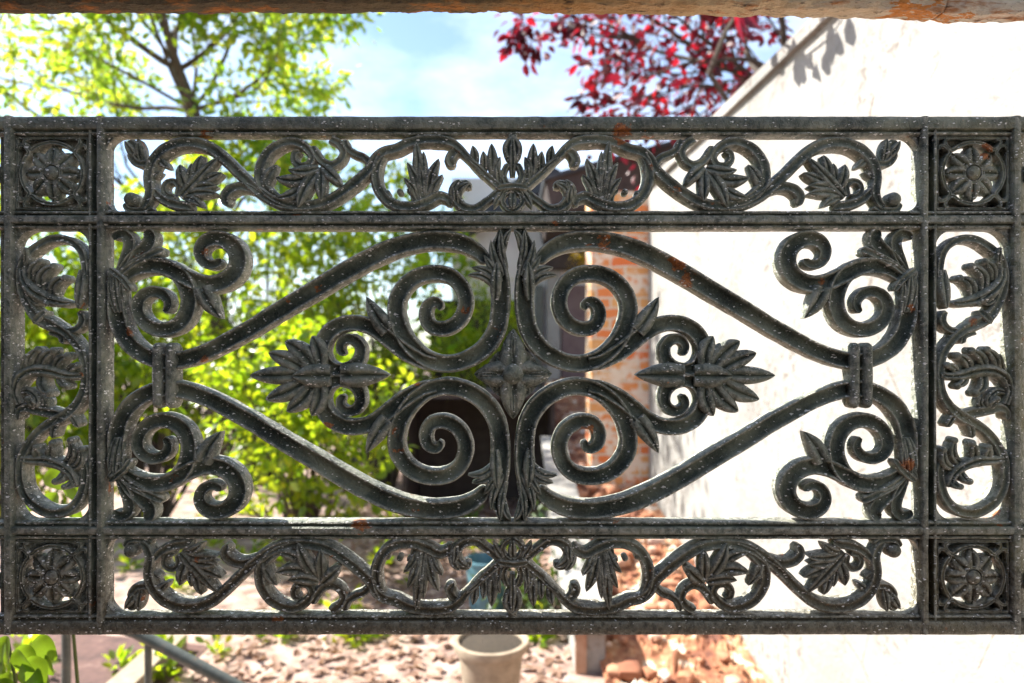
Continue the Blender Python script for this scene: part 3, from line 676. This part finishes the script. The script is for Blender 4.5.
rp.add(vs, [(i*(nx+1)+j, i*(nx+1)+j+1, (i+1)*(nx+1)+j+1, (i+1)*(nx+1)+j) for i in range(ny) for j in range(nx)])
struct('path', rp, RAMPM, smooth=0)
rb = MB()
for i in range(130):
    y = 3.0 + 3.0*rng.random(); x = 0.5 + (wx(y)-0.05-0.5)*rng.random()
    r = 0.022 + 0.055*rng.random()**2; sxyz = (r*(0.8+0.9*rng.random()), r*(0.7+0.6*rng.random()), r*0.6)
    bm = bmesh.new(); bmesh.ops.create_icosphere(bm, subdivisions=2, radius=1)
    sd = rng.random()*50; rot = Matrix.Rotation(rng.random()*6.28, 3, 'Z')
    vv = []
    for q in bm.verts:
        p = q.co * (1 + 0.6*noise.noise(q.co*1.5 + Vector((sd, 0, 0)))); p = Vector([max(-.72, min(.72, k_)) for k_ in p])
        p = rot @ Vector((p.x*sxyz[0], p.y*sxyz[1], p.z*sxyz[2])); vv.append((x+p.x, y+p.y, rz(y)+0.03+p.z))
    rb.add(vv, [tuple(k.index for k in f.verts) for f in bm.faces]); bm.free()
tag(rb.build('rubble', STONE, smooth=60), 'reddish rubble stones bedded in pale mortar along the path', 'rubble', kind='stuff')

# low white edging wall between path and garden bed
ke = empty('edging_wall', (0.36, 3.45, 0), 'low white rendered edging wall between the garden bed and the stony path', 'low wall')
def slopebox(x0, x1, y0, y1, h0, h1, b0=0.0):
    mb = MB(); k = 14; vs = []
    for i in range(k+1):
        t = i/k; y = y0+(y1-y0)*t; h = h0+(h1-h0)*t
        for x, z in ((x0, b0), (x1, b0), (x1, h), (x0, h)): vs.append((x-0.36, y-3.45, z))
    fs = [(i*4+q, i*4+(q+1)%4, (i+1)*4+(q+1)%4, (i+1)*4+q) for i in range(k) for q in range(4)] + [(0,1,2,3), (k*4+3,k*4+2,k*4+1,k*4)]
    return mb.add(vs, fs)
slopebox(0.315, 0.47, 3.43, 6.4, 0.205, 0.80).build('wall_body', WHITE, ke, smooth=0, rough=0.004)
capm = MB(); k = 14; vs = []
for i in range(k+1):
    t = i/k; y = 3.40+(6.4-3.40)*t; h = 0.209+(0.80-0.205)*t
    for x, z in ((0.27, h), (0.49, h), (0.49, h+0.035), (0.27, h+0.035)): vs.append((x-0.36, y-3.45, z))
capm.add(vs, [(i*4+q, i*4+(q+1)%4, (i+1)*4+(q+1)%4, (i+1)*4+q) for i in range(k) for q in range(4)] + [(0,1,2,3), (k*4+3,k*4+2,k*4+1,k*4)])
capm.build('coping', WHITE, ke, smooth=0, rough=0.003)
eb = MB(); eb.box((0.318-0.36, -0.012-0.02, 0.0), (0.372-0.36, -0.021, 0.20)); eb.build('brick_end', KERBB, ke, smooth=0, rough=0.004)

# ------------------------------------------------------------------ white wall on the right, brick pier at its end
wl = empty('garden_wall', (wx(2.5), 2.5, 0), 'tall sunlit white rendered wall receding on the right, with a projecting coping', 'wall')
def wallbox(off0, off1, y0, y1, z0, z1, step=0.25):
    mb = MB(); k = int((y1-y0)/step); vs = []
    for i in range(k+1):
        y = y0+(y1-y0)*i/k
        for o_, z in ((off0, z0), (off1, z0), (off1, z1), (off0, z1)): vs.append((wx(y)+o_-wx(2.5), y-2.5, z))
    fs = [(i*4+q, i*4+(q+1)%4, (i+1)*4+(q+1)%4, (i+1)*4+q) for i in range(k) for q in range(4)] + [(0,1,2,3), (k*4+3,k*4+2,k*4+1,k*4)]
    return mb.add(vs, fs)
wallbox(0, 0.32, -2.2, 5.52, 0, 2.935).build('wall_body', WHITE, wl, smooth=0)
wallbox(-0.028, 0.35, -2.2, 5.52, 2.938, 2.995).build('coping', WHITE, wl, smooth=0, rough=0.003)
mb = MB(); wallbox(-0.012, -0.002, -2.2, 5.5, 0.0, 0.05).build('skirting', KERBB, wl, smooth=0, rough=0.003)

pr = MB(); px0 = (591-512)/F*5.56; px1 = wx(5.6)+0.3
pr.box((px0, 5.54, 0.3), (px1, 5.95, 2.93))
po = pr.build('brick_pier', BRICK, smooth=0); tag(po, 'orange brick pier with pale mortar at the far end of the white wall', 'brick pier')

fhm = noisy('blocker_brown', [(0.3, (0.07, 0.05, 0.04)), (0.7, (0.13, 0.09, 0.07))], 8, bs=0.5)
eh = empty('sky_blocker', (-1.5, -1.2, 0), 'unseen brown walls and ceiling added behind the camera to cut sky light on the panel', 'light blocker')  # out of view; added to keep sky light off the panel's front
MB().box((-0.45, -1.6, 0), (-0.1, 1.7, 3.0)).build('side_wall', fhm, eh, smooth=0)  # added unseen wall, part of the sky blocker
MB().box((-0.1, -1.6, 2.45), (1.85, 0.98, 2.65)).build('blocker_ceiling', fhm, eh, smooth=0)
MB().box((-0.1, -1.95, 0), (2.3, -1.603, 3.0)).build('back_wall', fhm, eh, smooth=0)  # added unseen wall, part of the sky blocker

# ------------------------------------------------------------------ the house at the bottom of the garden
hs = empty('garden_house', (0.4, 9.2, 0), 'white house behind the garden with dark doorway, mauve door and slate porch roof', 'house')
def hp(mb, name, m, **k):
    o = mb.build(name, m, hs, smooth=0, **k)
    for v_ in o.data.vertices: v_.co = v_.co - Vector((0.4, 9.2, 0))
    return o
def rect(u0, u1, v0, v1, y, y1):
    a = P(u0, v1, y); b_ = P(u1, v0, y); return MB().box((a.x, y, max(a.z, 0.0)), (b_.x, y1, b_.z))
hp(rect(452, 640, 178, 690, 9.2, 12.0), 'wall', HOUSEW)
hp(rect(430, 530, 300, 460, 9.12, 9.19), 'dark_opening', BLACK)
d = hp(rect(562, 596, 285, 470, 9.10, 9.19), 'door', DOORM)
hp(rect(586, 590, 380, 386, 9.06, 9.095), 'handle', RAILM).parent = d
hp(rect(547, 560, 270, 475, 9.04, 9.19), 'door_frame', WHITE)
hp(rect(535, 543, 285, 420, 9.08, 9.19), 'drainpipe', RAILM)
hp(rect(545, 640, 213, 268, 8.9, 9.19), 'lintel', DARKWOOD)
sd_ = empty('open_shed', (-0.32, 6.6, 0), 'low dark open-fronted timber shed at the back of the bed, black inside', 'shed')
def sp2(lo, hi): return MB().box((lo[0]+.32, lo[1]-6.6, lo[2]), (hi[0]+.32, hi[1]-6.6, hi[2]))
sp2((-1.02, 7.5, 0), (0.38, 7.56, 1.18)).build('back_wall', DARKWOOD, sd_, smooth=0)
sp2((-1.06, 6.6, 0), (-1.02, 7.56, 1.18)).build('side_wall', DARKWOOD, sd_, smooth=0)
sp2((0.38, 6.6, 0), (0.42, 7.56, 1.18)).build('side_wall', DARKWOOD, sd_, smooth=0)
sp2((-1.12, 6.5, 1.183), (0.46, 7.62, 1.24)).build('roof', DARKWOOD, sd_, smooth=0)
# porch roof: a sloping slab with depth, rising to the right
def slab(pts, y0, y1, th):
    mb = MB(); n = len(pts); vs = []
    for yy in (y0, y1):
        for u, v in pts: q = P(u, v, y0); vs.append((q.x, yy, q.z))
    fs = [tuple(range(n)), tuple(range(2*n-1, n-1, -1))] + [(i, n+i, n+(i+1)%n, (i+1)%n) for i in range(n)]
    return mb.add(vs, fs)
hp(slab([(545,178),(690,138),(705,148),(668,168),(652,200),(552,212)], 7.0, 9.1, 0), 'porch_roof', DARKWOOD)
hp(slab([(543,176),(690,135),(691,138.5),(544,180)], 6.95, 9.15, 0), 'slate_edge', SLATE)
hp(slab([(446,236),(540,160),(560,170),(560,179),(447,246)], 8.9, 12.2, 0), 'roof', SLATE)

# ------------------------------------------------------------------ foliage
def leaf_mesh(name, pos, dirs, nrm, length, width, m, parent=None, fold=0.22, droop=0.15, wst=(0.82, 0.86)):
    """one mesh of many small folded leaves: pos, dirs, nrm are (n, 3)"""
    n = len(pos); dirs = dirs/np.linalg.norm(dirs, axis=1, keepdims=True)
    side = np.cross(dirs, nrm); side /= np.maximum(np.linalg.norm(side, axis=1, keepdims=True), 1e-6)
    up = np.cross(side, dirs); L = length[:, None]; W = width[:, None]
    st = [(0, 0), (0.28, wst[0]), (0.62, wst[1]), (1.0, 0)]
    V = np.zeros((n, 8, 3)); V[:, 0] = pos
    for k, (t, ww) in enumerate(st[1:3]):
        c = pos + dirs*L*t - up*L*droop*t*t
        V[:, 1+3*k] = c - side*W*ww/2 + up*W*fold*ww; V[:, 2+3*k] = c; V[:, 3+3*k] = c + side*W*ww/2 + up*W*fold*ww
    V[:, 7] = pos + dirs*L - up*L*droop
    fq = np.array([(0,2,1,1),(0,3,2,2),(1,2,5,4),(2,3,6,5),(4,5,7,7),(5,6,7,7)])
    me = bpy.data.meshes.new(name)
    me.vertices.add(n*8); me.vertices.foreach_set('co', V.reshape(-1))
    cnt = [3,3,4,4,3,3]; loops = []
    base = np.arange(n)[:, None]*8
    order = np.array([0,2,1, 0,3,2, 1,2,5,4, 2,3,6,5, 4,5,7, 5,6,7])
    lv = (base + order[None]).reshape(-1)
    me.loops.add(len(lv)); me.loops.foreach_set('vertex_index', lv.astype(np.int32))
    tot = np.tile(np.array(cnt), n); start = np.concatenate([[0], np.cumsum(tot)[:-1]])
    me.polygons.add(len(tot)); me.polygons.foreach_set('loop_start', start.astype(np.int32)); me.polygons.foreach_set('loop_total', tot.astype(np.int32))
    me.polygons.foreach_set('use_smooth', np.ones(len(tot), bool))
    me.update(calc_edges=True); me.validate()
    me.materials.append(m); o = bpy.data.objects.new(name, me); C.objects.link(o)
    if parent: o.parent = parent
    return o
def reseed(k):
    global rng
    rng = np.random.default_rng(abs(k))
def unit(n): q = rng.normal(size=(n, 3)); return q/np.linalg.norm(q, axis=1, keepdims=True)

def twigs_leaves(tips, per, spread, droop=0.3):
    """tips: list of (point, direction, twig length) -> leaf positions and directions along each twig"""
    ps, ds = [], []
    for p, d, L in tips:
        t = rng.random(per)[:, None]
        p = np.array(p); d = np.array(d)
        r = unit(per)
        ps.append(p + d*L*t + r*spread*rng.random((per, 1)))
        q = d*0.5 + r*0.9; q[:, 2] -= droop; ds.append(q)
    return np.concatenate(ps), np.concatenate(ds)

def up_normals(n, k=0.9):
    q = unit(n)*k; q[:, 2] += 1.0; return q/np.linalg.norm(q, axis=1, keepdims=True)

def shrub(name, label, cat, c, rad, ntip, per, size, m, group=None, nstem=14, wr=0.55):
    reseed(int(c[0]*100) + int(c[1]*1000) + 7777)
    base = Vector((c[0], c[1], 0.0)); e = empty(name, base, label, cat, group)
    tips = []; sm = MB()
    for i in range(ntip):
        d = unit(1)[0]; r = rng.random()**0.45
        p = np.array([d[0]*rad[0]*r, d[1]*rad[1]*r, c[2]+d[2]*rad[2]*r])
        lump = noise.noise(Vector((p[0]*1.7+c[0]*3, p[1]*1.7, p[2]*1.7)))
        if lump < -0.12 and rng.random() < 0.8: continue
        if p[2] < 0.08: continue
        dd = d*0.6 + np.array([0, 0, 0.35]) + unit(1)[0]*0.4; dd /= np.linalg.norm(dd)
        tips.append((p, dd, 0.22))
        if i % 6 == 0:
            q = Vector(p + dd*0.1); mid = Vector((p[0]*0.45, p[1]*0.45, p[2]*0.6))
            sm.tube([Vector((p[0]*0.08, p[1]*0.08, 0)), mid, q], [0.016, 0.009, 0.003], 5)
    ps, ds = twigs_leaves(tips, per, 0.10)
    n = len(ps); ln = size*(0.5+0.85*rng.random(n)**1.4)
    leaf_mesh('foliage', ps, ds, up_normals(n), ln, ln*wr*(0.8+.4*rng.random(n)), m, e)
    sm.build('stem', BARK, e)
    return e

G = 'leafy shrubs in the left of the garden'
def at(u, v, y): p = P(u, v, y); return (p.x, p.y, p.z)
shrub('leafy_shrub', 'nearest bushy light green shrub behind the left end of the panel', 'shrub', at(150, 335, 6.3), (1.35, 0.7, 1.35), 520, 13, 0.105, LEAFS, G)
shrub('leafy_shrub', 'bright green shrub behind the long lower arm of the panel, left of the beige pot', 'shrub', at(305, 425, 4.9), (0.85, 0.42, 0.62), 330, 13, 0.082, LEAFS, G)
shrub('leafy_shrub', 'tall green shrub seen through the left great spirals', 'shrub', at(385, 300, 7.8), (1.05, 0.7, 1.40), 470, 13, 0.105, LEAFS, G)
shrub('leafy_shrub', 'farther green shrub between the leaning tree and the white house', 'shrub', at(265, 250, 8.4), (2.0, 0.7, 1.5), 640, 13, 0.110, LEAFS, G)
shrub('leafy_shrub', 'shrub at the far left edge, seen through the left leafy strip', 'shrub', at(5, 350, 6.0), (1.0, 0.6, 1.6), 540, 14, 0.105, LEAFS, G)
shrub('low_bush', 'dark green low bush between the beige pot and the white edging wall', 'bush', at(548, 600, 4.1), (0.20, 0.35, 0.45), 150, 14, 0.05, LEAFD)
shrub('low_bush', 'small bright bush beside the white house wall, seen through the left spiral', 'bush', at(478, 335, 8.0), (0.45, 0.4, 0.8), 220, 14, 0.06, LEAFS)
# clipped dark hedge closing the garden off
hg = empty('dark_hedge', (-5.2, 10.5, 0), 'low dark hedge closing off the garden behind the shrubs', 'hedge')
n = 17000; ps = np.column_stack([rng.uniform(-6, 4.4, n), rng.uniform(-0.5, 0.5, n), rng.uniform(0.0, 1.75, n)])
ps[:, 2] += 0.25*np.array([noise.noise(Vector((x*0.9, 2.2, 0))) for x in ps[:, 0]])
leaf_mesh('foliage', ps, unit(n), up_normals(n), np.full(n, 0.11), np.full(n, 0.065), LEAFD, hg)
hb = MB()
for i in range(24):
    x = -6 + 10.4*i/23; hb.tube([(x, 0, 0), (x+0.05, 0.05, 0.8), (x, 0, 1.5)], [0.035, 0.025, 0.01], 5)
hb.build('stem', BARK, hg)

# ---- trees
def grow(mb, p, d, L, r, lev, tips, spread=0.55, up=0.15):
    k = 5; pts = [p]; q = p.copy(); dd = d.copy()
    for i in range(k):
        dd = (dd + Vector(unit(1)[0])*0.16 + Vector((0, 0, up*0.3))).normalized(); q = q + dd*(L/k); pts.append(q.copy())
    r1 = r*0.62; mb.tube(pts, [r + (r1-r)*i/k for i in range(k+1)], 7 if r > 0.02 else 4)
    if lev == 0:
        tips.append((np.array(pts[2]), np.array(dd), L*0.8)); return
    if lev == 1: tips.append((np.array(pts[3]), np.array(dd), L*0.6))
    for c in range(3 if lev > 1 else 4):
        i = k if c == 0 else int(rng.integers(2, k+1))
        nd = (dd + Vector(unit(1)[0])*spread*(0.5 if c == 0 else 1.3)).normalized()
        grow(mb, pts[i], nd, L*(0.62+0.2*rng.random()), r1*(0.85 if c == 0 else 0.6), lev-1, tips, spread, up)

reseed(21)
tb = P(215, 400, 9.0); tb.z = 0
tr = empty('leaning_tree', tb, 'light green deciduous tree with a dark leaning trunk, above the left of the panel', 'tree')
tm = MB(); tips = []
trunk = [Vector((0,0,0)), Vector((0.07,0,1.6)), Vector((-0.02,0.0,3.2)), P(192,110,9.0)-tb, P(178,70,9.0)-tb, P(168,40,9.0)-tb]
tm.tube(trunk, [0.16, 0.14, 0.12, 0.095, 0.07, 0.05], 10)
for i, (st_, d, L, r) in enumerate([(5,(-.3,-.2,1),1.0,.05),(5,(.35,.2,.9),1.1,.045),(4,(-.9,-.1,.45),1.25,.045),(4,(.9,-.2,.5),0.8,.045),(3,(-1,.3,.15),1.35,.04),(3,(1,.1,.25),0.75,.04),(3,(.3,-1,.3),1.0,.04),(2,(-.8,-.6,.3),1.3,.04),(2,(.9,-.5,.35),0.7,.035),(3,(.8,-.3,.9),1.0,.035),(2,(-1,.2,.6),1.1,.035),(3,(.9,-.2,.05),0.7,.03),(4,(-.3,-.9,.5),0.9,.03),(4,(.35,-.9,.4),0.9,.03),(3,(-.3,-.8,.5),1.0,.03),(5,(-.1,-.5,.8),.8,.03),(3,(-.8,-.5,.5),1.1,.03),(3,(.5,-.7,.6),.9,.03),(4,(0,1,.5),1.1,.04)]):
    grow(tm, trunk[st_], Vector(d).normalized(), L*1.5, r*0.85, 2, tips, 0.6)
tm.build('trunk', BARK, tr)
ps, ds = twigs_leaves(tips, 64, 0.30)
keep = ps[:, 2] < 6.5
ps, ds = ps[keep], ds[keep]; n = len(ps); ln = 0.115*(0.65+.7*rng.random(n))
leaf_mesh('crown', ps, ds, up_normals(n, 1.2), ln, ln*0.55, LEAFT, tr)

reseed(8)
rt = empty('plum_tree', (2.85, 6.9, 0), 'dark red-leaved plum tree leaning over the top of the white wall', 'tree')
tm = MB(); tips = []
trunk = [Vector((0,0,0)), Vector((0.03,0,1.6)), Vector((-0.05,-.05,3.0)), Vector((-0.10,-0.15,4.15))]
tm.tube(trunk, [0.13, 0.11, 0.09, 0.075], 10)
for d, L, r in (((-.9,-.3,.25),1.05,.045),((-.5,-.9,.3),1.0,.04),((-1,.2,.55),1.1,.045),((-.2,-.5,.9),0.9,.04),((.6,-.5,.6),1.0,.04),((-.4,.6,.6),.9,.04),((-.8,-.7,.0),.9,.03),((.7,-.6,.15),.9,.03),((-.2,-.9,.05),.9,.03),((-1,-.1,-.05),.95,.03),((-1,-.4,.1),1.35,.03)):
    grow(tm, trunk[3], Vector(d).normalized(), L, r, 2, tips, 0.6, 0.05)
o_ = Vector((2.85, 6.9, 0)); rs = np.random.default_rng(3)
over = [Vector((2.4,6.75,3.7)), Vector((1.5,5.2,3.75)), Vector((1.22,3.9,3.45)), Vector((1.08,3.25,3.24)), Vector((1.0,3.0,3.16)), Vector((1.01,2.8,3.15)), Vector((1.03,2.64,3.19))]
tm.tube([p - o_ for p in over], [.03,.022,.014,.009,.006,.004,.003], 6)
for q_ in ((520,18),(523,34),(560,16),(580,20),(525,42),(588,98)):
    e_ = P(q_[0], q_[1], 6.3) - o_; st2 = P(640, 40, 6.5) - o_
    tm.tube([st2, st2.lerp(e_, .5)+Vector((0,0,.05)), e_], [.012,.008,.003], 5)
    for f_ in (0.93, 1.0): tips.append((np.array(st2.lerp(e_, f_)), np.array([-.3,0,-.6]), 0.12))
tm.build('trunk', BARK, rt)
ps, ds = twigs_leaves(tips, 16, 0.19)
ex = np.array([tuple(p - o_) for p in [Vector((1.00,3.0,3.16)),Vector((1.02,3.03,3.15)),Vector((1.03,3.07,3.18)),Vector((1.05,3.12,3.18)),Vector((1.06,3.02,3.17)),Vector((1.07,3.2,3.2)),Vector((1.0,2.95,3.15)),Vector((1.1,3.3,3.26)),Vector((1.0,2.82,3.13)),Vector((1.02,2.74,3.15)),Vector((1.03,2.66,3.17)),Vector((1.0,2.9,3.10)),Vector((1.03,2.78,3.2))]])
exd = np.tile(np.array([0.1, -0.1, -1.0]), (len(ex), 1)) + rs.normal(size=(len(ex), 3))*0.22
n = len(ps) + len(ex); ln = np.concatenate([0.115*(0.6+.7*rng.random(n-len(ex))), np.full(len(ex), 0.15)])
leaf_mesh('crown', np.concatenate([ps, ex]), np.concatenate([ds, exd]), np.concatenate([up_normals(n-len(ex), 1.3), np.tile(np.array([-.5, .3, .3]), (len(ex), 1))]), ln, ln*0.6, LEAFR, rt)

# ---- yellow plant under the porch
yp = shrub('yellow_bush', 'yellow-leaved plant under the porch roof in front of the mauve door', 'plant', at(592, 262, 7.6), (0.20, 0.15, 0.17), 40, 14, 0.06, LEAFY)

# ---- sapling close to the lens at bottom left
sp_ = empty('young_sapling', (-0.56, 1.0, 0), 'young sapling with broad yellow-green leaves at the lower left below the panel', 'sapling')
sm = MB(); L_ = []
for bx, by, tops in ((0.0, 0.0, (8, 640, 1.0)), (0.03, 0.03, (40, 640, 1.05)), (-0.04, 0.05, (62, 500, 1.12)), (-0.02, -0.02, (-20, 650, 0.98))):
    t = P(*tops) - Vector((-0.56, 1.0, 0)); b_ = Vector((bx, by, 0))
    sm.tube([b_, b_.lerp(t, .5)+Vector((.01, 0, 0.02)), t], [0.006, 0.0045, 0.002], 6); L_.append((b_, t))
sm.build('stem', noisy('green_stem', [(0.3, (0.07, 0.09, 0.02)), (0.7, (0.12, 0.14, 0.04))], 20), sp_)
lp, ldv, lln = [], [], []
for u, v, y, dx, dz, ln_ in ((10,632,1.0,-.2,-1,.055),(24,640,.99,.15,-1,.06),(38,632,1.0,.6,-1,.055),(30,652,.97,.35,-1,.065),(4,650,.98,-.5,-1,.06),(12,668,.98,-.1,-1,.05),(-6,640,1,-.8,-.7,.055),(20,625,1.02,.5,.6,.05),(40,640,1.02,.2,-1,.045),(0,675,.97,.4,-.8,.06),(16,646,.96,.5,-.9,.05),(44,652,1.0,.3,-1,.042),(8,640,.97,-.4,-1,.045),(22,664,.97,.6,-.6,.05),(-4,655,.99,.2,-1,.05),(33,662,1.0,.1,-1,.04),
                             (45,470,1.12,.9,-.6,.06),(60,490,1.1,-.6,-1,.055),(66,480,1.12,.7,-.9,.05),(55,500,1.12,.2,-1,.05),(40,490,1.13,-.6,-1,.05),(70,500,1.12,.5,-1,.045)):
    lp.append(P(u, v, y) - Vector((-0.56, 1.0, 0))); ldv.append((dx, -0.15, dz)); lln.append(ln_)
n = len(lp); lln = np.array(lln); nn = np.tile(np.array([0.1, -1.0, 0.35]), (n, 1)) + unit(n)*0.5
pp_ = np.array([tuple(x) for x in lp]); dd_ = np.array(ldv, float)
for i in range(n):
    q_ = slice(i, i+1)
    sl_ = leaf_mesh('leaf', pp_[q_], dd_[q_], nn[q_], lln[q_], lln[q_]*0.62, LEAFN, sp_, fold=0.30, droop=0.3, wst=(1.0, 0.72))
    md_ = sl_.modifiers.new('round', 'SUBSURF'); md_.levels = 2; md_.render_levels = 3

# ------------------------------------------------------------------ ground cover
reseed(4)
n = 3400; x = rng.uniform(-1.6, 0.28, n); y = rng.uniform(2.4, 9.0, n)
ps = np.column_stack([x, y, 0.006+0.012*rng.random(n)]); ds = unit(n); ds[:, 2] *= 0.25
ln = 0.05+0.05*rng.random(n)
tag(leaf_mesh('leaf_litter', ps, ds, up_normals(n, 0.4), ln, ln*0.55, LITTER), 'dry fallen leaves over the pinkish soil of the garden', 'fallen leaves', kind='stuff')
cen = np.column_stack([rng.uniform(-3.5, 0.15, 110), rng.uniform(3.2, 7.0, 110)])
ps, ds = [], []
for cx0, cy0 in cen:
    if noise.noise(Vector((cx0*1.3, cy0*1.3, 0))) < -0.1: continue
    k = int(14+rng.integers(0, 26)); hgt = 0.05+0.16*rng.random()
    a = unit(k); a[:, 2] = np.abs(a[:, 2])
    ps.append(np.array([cx0, cy0, 0.0]) + a*np.array([0.09, 0.09, hgt])*rng.random((k, 1))); ds.append(a + np.array([0, 0, .2]))
ps = np.concatenate(ps); ds = np.concatenate(ds); n = len(ps); ln = 0.05+0.04*rng.random(n)
tag(leaf_mesh('ground_cover', ps, ds, up_normals(n), ln, ln*0.5, LEAFS), 'small green weeds sprouting through the garden soil', 'weeds', kind='stuff')

# ------------------------------------------------------------------ pot, bucket, handrail
pc = P(491, 640, 3.0); pc.z = 0; H = 0.355
pt = empty('flower_pot', pc, 'tall beige clay pot with thick rim and dark soil, below the middle of the panel', 'flower pot')
R = 0.168
MB().lathe([(0.105, 0.0), (0.108, 0.01), (0.142, H-0.055), (0.146, H-0.045), (0.162, H-0.04), (R, H-0.02), (R-0.002, H-0.003), (R-0.012, H), (R-0.024, H-0.004), (R-0.028, H-0.03), (0.11, H-0.031)], (0, 0, 0), 56).build('pot_body', TERRA, pt, smooth=50)
MB().lathe([(0.138, H-0.0305), (0.138, H-0.022), (0.06, H-0.014), (0.001, H-0.012)], (0, 0, 0), 40).build('soil', POTSOIL, pt)
bc = P(487, 600, 4.2); bc.z = 0
bk = empty('teal_bucket', bc, 'blue-green bucket standing on the soil behind the beige pot', 'bucket')
MB().lathe([(0.10, 0), (0.13, 0.33), (0.137, 0.335), (0.137, 0.35), (0.127, 0.352), (0.123, 0.33), (0.095, 0.02), (0.001, 0.018)], (0, 0, 0), 40).build('bucket_body', TEAL, bk, smooth=40)
MB().tube([(-0.13, 0, 0.33), (-0.11, 0, 0.42), (-0.05, 0, 0.475), (0.05, 0, 0.475), (0.11, 0, 0.42), (0.13, 0, 0.33)], 0.004, 6).build('handle', RAILM, bk)

y0 = 1.75
hr = empty('stair_handrail', (P(65, 640, y0).x, y0, 0), 'grey painted metal handrail sloping down at the lower left', 'handrail')
o_ = Vector((P(65, 640, y0).x, y0, 0))
r0, r1, r2 = P(64, 622, y0)-o_, P(128, 630, y0)-o_, P(262, 700, y0)-o_; r3 = P(420, 790, y0+0.05)-o_
MB().tube([r0, r0.lerp(r1, .5), r1 + Vector((-.02, 0, 0.006)), r1 + Vector((.02, 0, -.006)), r2, r3], 0.0155, 12).build('rail', RAILM, hr, smooth=50)
for u, r_, v_ in ((66, 0.011, 622), (148, 0.009, 643), (232, 0.009, 686), (330, .009, 742)):
    p = P(u, v_, y0)-o_
    MB().tube([(p.x, 0, 0), (p.x, 0, p.z)], r_, 10).build('post', RAILM, hr, smooth=50)
# stone step edge at the foot of the rail
se = MB(); a, b_ = P(45, 700, 2.7), P(132, 625, 3.4)
se.add([(a.x, a.y, 0.0), (a.x+.13, a.y, 0), (b_.x+.13, b_.y+.3, 0), (b_.x, b_.y+.3, 0), (a.x, a.y, 0.09), (a.x+.13, a.y, .09), (b_.x+.13, b_.y+.3, .09), (b_.x, b_.y+.3, .09)], [(0,3,2,1),(4,5,6,7),(0,1,5,4),(1,2,6,5),(2,3,7,6),(3,0,4,7)])
tag(se.build('kerb_stone', TERRA, smooth=0, rough=0.004), 'grey stone kerb slanting across the soil beside the handrail', 'kerb')
